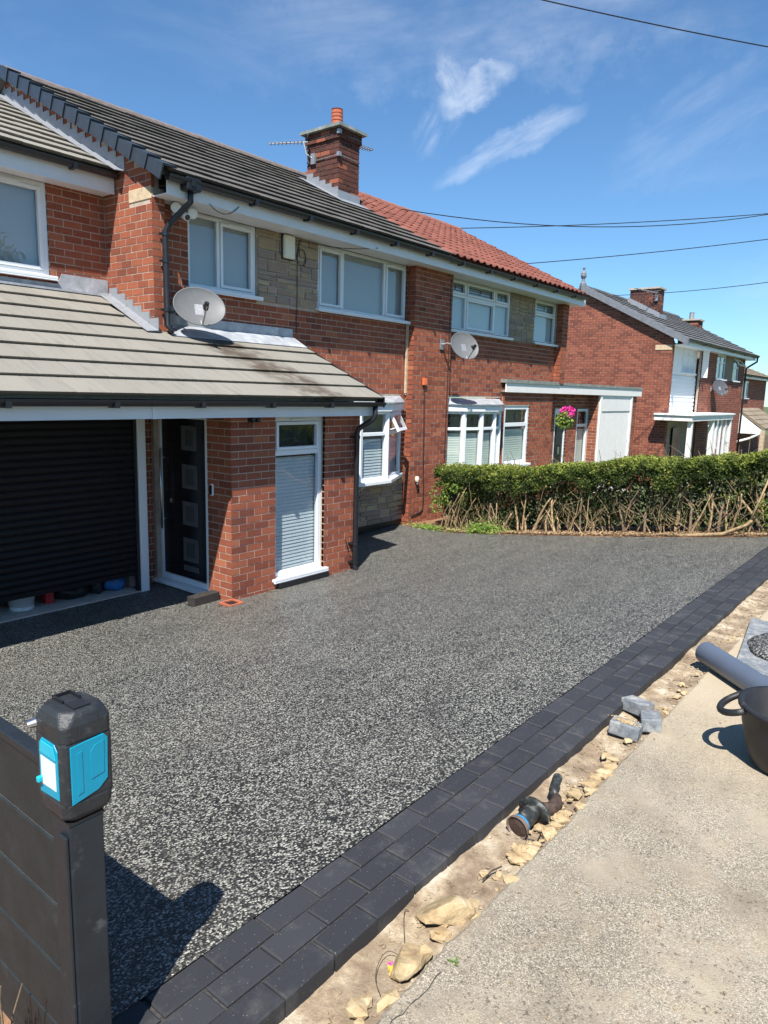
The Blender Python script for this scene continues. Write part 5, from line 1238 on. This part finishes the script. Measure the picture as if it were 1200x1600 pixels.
# ================================================================== fence and laser level
PX, PY, PWD = .702, 1.43, .082
fz = thing('composite_fence', 'charcoal composite board fence with square end post at the lower left', 'fence')
MB().box(PX, PX+PWD, PY, PY+PWD, .55, 1.485).build('post', 'fence_post', fz, bevel=.004)
MB().box(PX-.001, PX+PWD+.001, PY-.001, PY+PWD+.001, 1.486, 1.493).build('post_cap', 'black_plastic', fz)
MB().box(PX-.008, PX-.001, PY+.004, PY+.038, .55, 1.46).build('post_channel', 'fence_post', fz, bevel=.002)
for k in range(5):
    z1_ = 1.565 - k*.178 - (.0 if k == 0 else .0)
    MB().box(PX+.022, PX+.046, PY+PWD+.001, PY+2.2, z1_-.172, z1_).build('board', 'fence_board', fz, bevel=.004)
    MB().box(PX+.026, PX+.042, PY+PWD+.001, PY+2.2, z1_-.1765, z1_-.1725).build('board_joint', 'dull_metal', fz)
MB().box(PX+.016, PX+.052, PY+PWD+.001, PY+2.2, 1.567, 1.590).build('top_rail', 'fence_post', fz, bevel=.003)
MB().box(PX, PX+PWD, PY+2.2, PY+2.2+PWD, .4, 1.60).build('post', 'fence_post', fz)
patch_o = patch('leafy green weed and shadow leaves at the bottom left corner by the fence', 1.52, .50, .05, .06, .01, 60); bpy.data.objects.remove(patch_o)
b = MB(); rg2 = random.Random(8)
for k in range(26):
    c = Vector((.54+rg2.uniform(-.08, .06), 1.62+rg2.uniform(-.10, .12), .94+rg2.uniform(-.12, .08))); puff(b, c, 3, .03, .013, rg2)
t = thing('garden_plant', 'green and yellow leafy plant behind the fence at the bottom left corner', 'plant'); b.build('leaves', 'weed_leaf', t)
b = MB()
for k in range(5): stem(b, (.56+.02*k, 1.56+.03*k, .69), (rg2.uniform(-.1, .1), rg2.uniform(-.1, .1)), .34, .004, rg2, 5)
b.build('stems', 'stem_dark', t)
lv = thing('laser_level', 'black and teal laser level unit standing on the fence post', 'laser level')
LZ0 = 1.494; cxl, cyl = PX+.048, PY+.055
w, dpt, hgt = .118, .128, .262
def lrect(b, x0, x1, y0, y1, z0, z1): b.box(cxl+x0, cxl+x1, cyl+y0, cyl+y1, LZ0+z0, LZ0+z1)
b = MB()
# black armour: chamfered base, corner pillars and hood
def oct_(z, sx, sy, c): return [(-sx+c, -sy, z), (sx-c, -sy, z), (sx, -sy+c, z), (sx, sy-c, z), (sx-c, sy, z), (-sx+c, sy, z), (-sx, sy-c, z), (-sx, -sy+c, z)]
def loft(b, rings):
    n = len(rings[0]); o = [(cxl+x, cyl+y, LZ0+z) for r_ in rings for x, y, z in r_]
    f = [(i*n+k, i*n+(k+1) % n, (i+1)*n+(k+1) % n, (i+1)*n+k) for i in range(len(rings)-1) for k in range(n)] + [tuple(range(n))[::-1], tuple(range((len(rings)-1)*n, len(rings)*n))]
    b.add(o, f)
sx, sy = w/2, dpt/2
b = MB(); loft(b, [oct_(0, sx*.84, sy*.84, .018), oct_(.014, sx*.99, sy*.99, .014), oct_(.048, sx*1.02, sy*1.02, .012)]); b.build('base', 'level_black', lv, bevel=.004)
b = MB(); loft(b, [oct_(.190, sx*1.02, sy*1.02, .012), oct_(.228, sx*1.03, sy*1.03, .014), oct_(.248, sx*.92, sy*.95, .022), oct_(.258, sx*.80, sy*.86, .024)]); b.build('hood', 'level_black', lv, bevel=.005)
b = MB(); lrect(b, -.020, .020, -.045, -.005, .2575, .262); lrect(b, -.022, -.018, .0, .045, .2575, .266); lrect(b, .018, .022, .0, .045, .2575, .266); lrect(b, -.022, .022, .043, .047, .2575, .266); b.build('keypad', 'black_plastic', lv)
b = MB(); lrect(b, -sx, sx, -sy, sy, .040, .196); b.build('housing', 'level_black', lv, bevel=.010)
def plate(name, mat, pts, face, t0, t1, bev=.0015):       # a moulded face plate, proud of the housing
    if face == 'front': poly = [(cxl+u, cyl-sy-t0, LZ0+z) for u, z in pts]; ext = (0, -(t1-t0), 0)
    else: poly = [(cxl-sx-t0, cyl+u, LZ0+z) for u, z in pts]; ext = (-(t1-t0), 0, 0)
    return MB().prism(poly, ext).build(name, mat, lv, bevel=bev)
plate('face_plate', 'teal_plastic', [(-.043, .046), (.020, .060), (.043, .080), (.046, .178), (.036, .190), (-.043, .184)], 'front', -.001, .0022)
plate('moulded_rib', 'teal_plastic', [(-.030, .066), (-.016, .070), (-.016, .168), (-.030, .166)], 'front', .002, .0034)
plate('moulded_rib', 'teal_plastic', [(.002, .092), (.034, .098), (.036, .176), (.014, .172), (.002, .158)], 'front', .002, .0034)
plate('face_plate', 'teal_plastic', [(-.043, .056), (.043, .050), (.040, .170), (.026, .186), (-.030, .186), (-.043, .172)], 'side', -.001, .0022)
plate('window_surround', 'teal_light', [(-.038, .150), (.036, .150), (.026, .180), (-.028, .180)], 'side', .002, .0045)
plate('label_plate', 'paper', [(-.034, .076), (.032, .074), (.032, .142), (-.034, .142)], 'side', .002, .0035, .0005)
b = MB(); lrect(b, -sx-.014, -sx+.012, sy-.038, sy-.026, .078, .092); b.build('lock_lever', 'teal_light', lv, bevel=.003)
MB().tube([(cxl-sx+.004, cyl+sy-.01, LZ0+.212), (cxl-sx-.018, cyl+sy-.006, LZ0+.210)], [.012, .009], 10).build('knob', 'steel', lv)

# ================================================================== odds and ends by the door and in the garage
tag(MB().box(-.185, .185, -.065, .065, 0, .105).build('timber_block', 'dark_timber', None, bevel=.006), 'short dark timber block lying beside the front door threshold', 'timber block')
o = bpy.data.objects['timber_block']; o.location = (4.90, 6.52, zdrive(4.9, 6.5)); o.rotation_euler = (0, 0, R(4))
t = thing('drain_cover', 'small orange terracotta drain surround at the foot of the porch corner', 'drain')
b = MB(); zz = zdrive(4.95, 6.1)
for (a, c, e, f_) in ((-.10, .10, -.10, -.075), (-.10, .10, .075, .10), (-.10, -.075, -.075, .075), (.075, .10, -.075, .075)): b.box(4.98+a, 4.98+c, 6.12+e, 6.12+f_, zz, zz+.022)
b.build('surround', 'terracotta', t); MB().box(4.905, 5.055, 6.045, 6.195, zz, zz+.006).build('grate', 'black_plastic', t)
t = thing('white_tub', 'white plastic tub just inside the half open garage shutter', 'tub')
MB().lathe([(0, 0), (.12, 0), (.14, .20), (.145, .20), (.145, .215), (.13, .215), (.125, .02)], Matrix.Translation((3.42, 7.78, -.01)), 20).build('tub', 'white_tub', t, smooth=True)
t = thing('petrol_can', 'red plastic can standing behind the garage shutter gap', 'can')
MB().box(3.66, 3.76, 7.72, 7.86, -.01, .20).build('body', 'red_paint', t, bevel=.02); MB().tube([(3.68, 7.79, .20), (3.68, 7.79, .25)], .022, 10).build('spout', 'black_plastic', t)
def blob(name, label, cat, c, r, mat, seed, sub=3, amp=.25):
    import bmesh
    bm = bmesh.new(); bmesh.ops.create_icosphere(bm, subdivisions=sub, radius=1)
    for v in bm.verts:
        q = v.co*1.6 + Vector((seed, seed*.7, 0)); k = 1 + amp*noise.noise(q) + amp*.5*noise.noise(q*2.7)
        v.co = Vector((v.co.x*r[0]*k, v.co.y*r[1]*k, v.co.z*r[2]*k))
    me = bpy.data.meshes.new(name); bm.to_mesh(me); bm.free(); o = link(name, me, mat, None, True); o.location = c
    return tag(o, label, cat)
blob('bin_bag', 'crumpled black bag slumped inside the garage opening', 'bag', (4.02, 7.80, .08), (.20, .14, .10), 'rubber', 3)
blob('tool_bag', 'dark tool bag leaning inside the garage near the blue bag', 'bag', (4.28, 7.76, .10), (.07, .10, .13), 'level_black', 5)
blob('blue_bag', 'crumpled blue plastic bag inside the garage by the white jamb', 'bag', (4.50, 7.74, .10), (.14, .11, .10), 'blue_bag', 9)

# ================================================================== foreground clutter on the path
def rock(name, label, cat, c, r, seed, mat='rock', group=None, rot=0, sub=2, amp=.35):
    import bmesh
    bm = bmesh.new(); bmesh.ops.create_icosphere(bm, subdivisions=sub, radius=1)
    rr = random.Random(seed); planes = [(Vector((rr.gauss(0, 1), rr.gauss(0, 1), rr.gauss(0, 1))).normalized(), rr.uniform(.45, .8)) for _ in range(9)]
    for v in bm.verts:
        for nn, d in planes:
            e = v.co.dot(nn)
            if e > d: v.co -= nn*(e-d)
        v.co *= 1 + .10*noise.noise(v.co*3 + Vector((seed, 0, 0)))
        v.co = Vector((v.co.x*r[0], v.co.y*r[1], v.co.z*r[2]))
    me = bpy.data.meshes.new(name); bm.to_mesh(me); bm.free(); o = link(name, me, mat); o.location = c; o.rotation_euler = (0, 0, rot)
    return tag(o, label, cat, group)
ZP = ZE-.028; ZT = ZE-.060
rock('sandstone_lump', 'largest yellow sandstone lump at the path edge, its front face mossy', 'stone', (1.80, 1.125, ZT+.028), (.105, .072, .062), 4, rot=-1.0, sub=3)
rock('sandstone_lump', 'second sandstone lump beside the pink petal, nearer the camera', 'stone', (1.555, 1.105, ZT+.026), (.075, .058, .05), 8, rot=.5, sub=3)
rock('sandstone_lump', 'small pale stone touching the second sandstone lump', 'stone', (1.615, 1.075, ZT+.03), (.035, .03, .035), 15)
rg = random.Random(77)
rub = MB()
for i in range(104):
    x = rg.choice((rg.uniform(2.05, 3.2), rg.uniform(1.3, 5.8))); y = 1.080 + rg.gauss(0, .026); r_ = rg.uniform(.010, .040)*(1 if x < 3.4 else .7)
    zone = 'nearer than the largest lump' if x < 1.9 else 'between the largest lump and the grinder' if x < 2.35 else 'around the angle grinder' if x < 2.85 else 'between the grinder and the loose paving blocks' if x < 3.45 else 'beyond the loose paving blocks'
    q = rock('rubble_stone', 'small yellow sandstone chip by the path edge, ' + zone, 'stone', (x, y, ZT+.018), (r_*1.35, r_, r_*.6), 100+i, group='sandstone chips along the path edge', rot=rg.uniform(0, 6), sub=1)
peb = MB()
for i in range(3200):
    if i < 2300: x, y = rg.uniform(.9, 7.5), rg.uniform(YS-.02, YO-.01); z = ztrench(x, y)
    else: x, y = rg.uniform(1.2, 6.5), rg.uniform(-.1, 1.03); z = ZP
    s = rg.choice((.0015, .002, .003, .005, .008))*rg.uniform(.8, 1.5)*(1. if i < 2300 else .6); a = rg.uniform(0, 6.3)
    M = Matrix.Translation((x, y, z+s*.4)) @ Matrix.Rotation(a, 4, 'Z') @ Matrix.Rotation(rg.uniform(-.5, .5), 4, 'X')
    peb.add([tuple(M @ Vector(v)*1) for v in ((s*1.4, 0, 0), (0, s, 0), (-s, 0, 0), (0, -s*.8, 0), (0, 0, s*.8), (0, 0, -s*.8))], [(0,1,4),(1,2,4),(2,3,4),(3,0,4),(1,0,5),(2,1,5),(3,2,5),(0,3,5)])
pb = peb.build('grit', 'bedding', None, kind='stuff'); pb['label'] = 'loose grit scattered over the bedding strip and path'; pb['category'] = 'grit'
# offcut paving blocks
def block(label, c, rot, tilt, size=(.20, .10, .07), mat='paver_cut'):
    o = MB().box(-size[0]/2, size[0]/2, -size[1]/2, size[1]/2, -size[2]/2, size[2]/2).build('paving_block', mat, None, bevel=.006)
    o.location = c; o.rotation_euler = (tilt[0], tilt[1], rot); return tag(o, label, 'paving block', 'loose paving blocks by the edging')
block('grey paving block lying flat against the edging, furthest of three', (3.80, 1.19, ZT+.05), R(72), (R(4), R(3)), (.15, .10, .07))
block('grey paving block tilted between the other two loose blocks', (3.66, 1.07, ZT+.05), R(20), (R(-6), R(6)), (.16, .10, .07))
ob = block('paving block with sandy dirt on top, nearest of three', (3.50, 1.145, ZT+.045), R(95), (R(3), R(-4)), (.15, .10, .07))
dm = MB(); rg3 = random.Random(9)
for i in range(130):
    s = rg3.uniform(.003, .007); px, py = rg3.gauss(0, .028), rg3.gauss(0, .02); M = Matrix.Translation((px, py, .036+s*.4)) @ Matrix.Rotation(rg3.uniform(0, 6), 4, 'Z')
    dm.add([tuple(M @ Vector(v)) for v in ((s, 0, 0), (0, s, 0), (-s, 0, 0), (0, -s, 0), (0, 0, s), )], [(0,1,4),(1,2,4),(2,3,4),(3,0,4)])
d_ = dm.build('dirt', 'rock', ob, kind='stuff')
# angle grinder half buried in the chippings
t = thing('angle_grinder', 'dusty old angle grinder with blue guard lying in the rubble beside the edging', 'angle grinder')
gc = Vector((2.40, 1.165, ZT+.040)); ax = Vector((.82, -.05, .10)).normalized()
zx = ax.cross(Vector((0, 0, 1))).normalized()
Mg = Matrix((zx.cross(ax), zx, ax)).transposed().to_4x4()
def gm(o, s=0.): m_ = Mg.copy(); m_.translation = gc + ax*o + zx*s; return m_
MB().lathe([(.036, .006), (.044, -.004), (.058, -.022), (.060, -.040), (.056, -.040), (.042, -.010)], gm(0), 24).build('guard', 'disc_metal', t)
MB().lathe([(.001, -.032), (.02, -.032), (.050, -.028), (.050, -.031), (.02, -.038), (.001, -.038)], gm(0), 24).build('disc', 'rust', t)
MB().lathe([(.050, -.014), (.052, -.008), (.047, .004), (.040, .006)], gm(0), 20).build('guard_ring', 'tool_blue', t, smooth=True)
MB().lathe([(.040, .0), (.044, .02), (.042, .10), (.045, .115), (.001, .118)], gm(.005), 18).build('motor_body', 'tool_black', t, smooth=True)
MB().lathe([(.03, .11), (.066, .112), (.068, .128), (.045, .14), (.02, .15)], gm(.005), 18, 1., 1.3).build('flange', 'tool_black', t, smooth=True)
e0 = gc + ax*.15
MB().tube([e0, e0+Vector((.05, -.045, -.015)), e0+Vector((.12, -.05, -.012)), e0+Vector((.155, -.03, .0))], [.028, .034, .034, .026], 10).build('gear_head', 'rust', t, smooth=True)
hp = e0+Vector((.15, -.032, .003)); MB().tube([hp, hp+Vector((.03, .03, .012)), hp+Vector((.15, .062, .02)), hp+Vector((.162, .064, .02))], [.017, .024, .026, .018], 12).build('side_handle', 'tool_black', t, smooth=True)
MB().tube([gc+zx*.06-ax*.05, gc+Vector((-.05, -.06, -.03)), gc+Vector((-.02, -.10, -.04)), gc+Vector((.06, -.085, -.035))], .0035, 5).build('wire', 'cable_black', t)
t.scale = (.82,)*3; t.location = gc*.18
# twig and fine wire in the strip
tag(MB().tube([(1.74-.32*k/24+.02*math.sin(k*.5), 1.215-.10*k/24+.035*math.sin(k*.42+.5), ZT+.016+.006*math.sin(k*.9)) for k in range(25)], .0012, 5).build('wire', 'twig'), 'thin dark wire curling over the sand beside the nearest pavers', 'wire')
tag(MB().tube([(2.02, 1.115, ZT+.03), (2.08, 1.112, ZT+.035), (2.13, 1.10, ZT+.03)], .003, 5).build('twig', 'twig'), 'short dark twig on the yellow chippings below the grinder', 'twig')
b = MB(); rgp = random.Random(2)
puff(b, (1.515, 1.135, ZT+.026), 4, .008, .007, rgp); tag(b.build('petals', 'flower_pink'), 'fallen pink petals beside the second sandstone lump', 'petals')
b = MB(); puff(b, (1.505, 1.118, ZT+.022), 5, .012, .011, rgp); tag(b.build('leaf_scraps', 'flower_yellow'), 'orange leaf scraps touching the pink petals', 'leaves')
b = MB(); puff(b, (1.70, 1.085, ZT+.03), 4, .010, .010, rgp); tag(b.build('leaf_scraps', 'flower_yellow'), 'orange leaf scraps between the two large sandstone lumps', 'leaves')
b = MB()
for a, ln in ((.2, .020), (1.9, .026), (2.6, .015), (4.1, .024), (5.3, .014)):
    c = Vector((1.64+.004*math.sin(a*3), .985, ZP+.003)); d = Vector((math.cos(a), math.sin(a), .2)); b.add([tuple(c), tuple(c+d*ln*.6+Vector((-d.y, d.x, 0))*.0035), tuple(c+d*ln), tuple(c+d*ln*.5-Vector((-d.y, d.x, 0))*.0045)], [(0, 1, 2, 3)], .12)
tag(b.build('weed', 'weed_leaf'), 'tiny green weed growing in the concrete path', 'weed')
# tub, pipe, board of spare aggregate
t = thing('rubber_tub', 'black rubber builders tub with looped handle at the right edge', 'tub')
tc_ = Vector((3.64, .41, ZP)); MB().lathe([(.0, .004), (.150, .004), (.172, .018), (.205, .10), (.228, .20), (.238, .28), (.252, .285), (.254, .305), (.230, .305), (.165, .03), (0, .02)], Matrix.Translation(tc_), 36).build('body', 'rubber', t, smooth=True)
for sgn in (1, -1):
    d = Vector((-.22*sgn, .97*sgn, 0)).normalized(); s_ = Vector((-d.y, d.x, 0)); pts = []
    for i in range(13):
        a = math.pi*i/12; pts.append(tc_ + d*(.225+.10*math.sin(a)) + s_*(.115*math.cos(a)) + Vector((0, 0, .285-.05*math.sin(a))))
    MB().tube(pts, .0165, 10).build('handle', 'rubber', t, smooth=True)
t = thing('plastic_pipe', 'blue-grey plastic drain pipe lying beside the black tub', 'pipe')
pa, pb_ = Vector((4.80, 1.10, ZP+.075)), Vector((4.05, .33, ZP+.075)); b = MB(); b.tube([pa, pb_], .072, 28, cap=False); b.tube([pa+(pb_-pa)*.001, pb_], .066, 28, cap=False); b.build('barrel', 'pipe_grey', t, smooth=True)
b = MB(); dd = (pb_-pa).normalized(); mm = dd.to_track_quat('Z', 'Y').to_matrix().to_4x4(); mm.translation = pa; b.lathe([(.001, -.012), (.05, -.010), (.070, .002), (.0725, .012)], mm, 28); b.build('end_cap', 'pipe_grey', t, smooth=True)
bo = thing('mixing_board', 'scuffed grey board on the path carrying spare dark aggregate', 'board')
b = MB(); zb = ZP+.02; b.prism([(5.95, 1.06, zb+.01), (4.70, .90, zb+.03), (4.45, -.15, zb+.03), (5.75, -.05, zb+.01)], (0, 0, .018)); b.build('sheet', 'paver_cut', bo)
MB().tube([(4.74, .90, ZP+.022), (4.55, .55, ZP+.022)], .022, 10).build('timber_bearer', 'timber_pale', bo)
o = MB(); n = 22
pile = []
import bmesh
bm = bmesh.new(); bmesh.ops.create_uvsphere(bm, u_segments=36, v_segments=14, radius=1)
for v in bm.verts:
    k = 1 + .22*noise.noise(v.co*1.7) + .06*noise.noise(v.co*9); v.co = Vector((v.co.x*.46*k, v.co.y*.40*k, max(-.02, v.co.z)*.075*k))
me = bpy.data.meshes.new('aggregate_pile'); bm.to_mesh(me); bm.free(); ag = link('aggregate_pile', me, 'resin_gravel', None, True); ag.location = (5.30, .52, zb+.032); ag['kind'] = 'stuff'; tag(ag, 'heap of dark speckled aggregate on the grey board', 'aggregate')

# ================================================================== trees over the road, met only in the window glass
def street_tree(label, x, y, h, cr, n, seed):
    t = thing('street_tree', label, 'tree', group='trees across the road'); r = np.random.RandomState(seed); rg_ = random.Random(seed); b = MB()
    b.tube([(x, y, .5), (x+.05, y, h*.3), (x-.05, y+.1, h*.55), (x, y, h*.85)], [.22, .17, .11, .03], 10)
    cs = []
    for k in range(15):
        a = rg_.uniform(0, 6.3); e = rg_.uniform(.2, 1.); rr = cr*rg_.uniform(.25, .9); c = Vector((x+rr*math.cos(a), y+rr*math.sin(a), h*(.42+.5*e))); cs.append(c)
        b.tube([(x, y, h*(.25+.3*e)), Vector((x, y, h*(.3+.4*e))).lerp(c, .6), c], [.07, .04, .012], 6)
    b.build('trunk', 'stem_dark', t, smooth=True)
    ci = r.randint(0, len(cs), n); C_ = np.array([tuple(c) for c in cs])[ci]; d = unitv(r.normal(0, 1, (n, 3)))*(cr*.42*r.rand(n)**.4)[:, None]*np.array([1, 1, .75])
    leaf_mesh('crown', C_+d, unitv(r.normal(0, 1, (n, 3)) + np.array([0, 0, .5])), r.uniform(.06, .12, n), r.rand(n)*.98+.01, 'tree_leaf', t)
street_tree('leafy tree across the road, mirrored in the left bedroom window', 10.2, -11.5, 8.6, 2.6, 6000, 3)
street_tree('broad leafy tree across the road, mirrored in the bay window glass', 29.0, -11.0, 5.5, 3.2, 6000, 8)
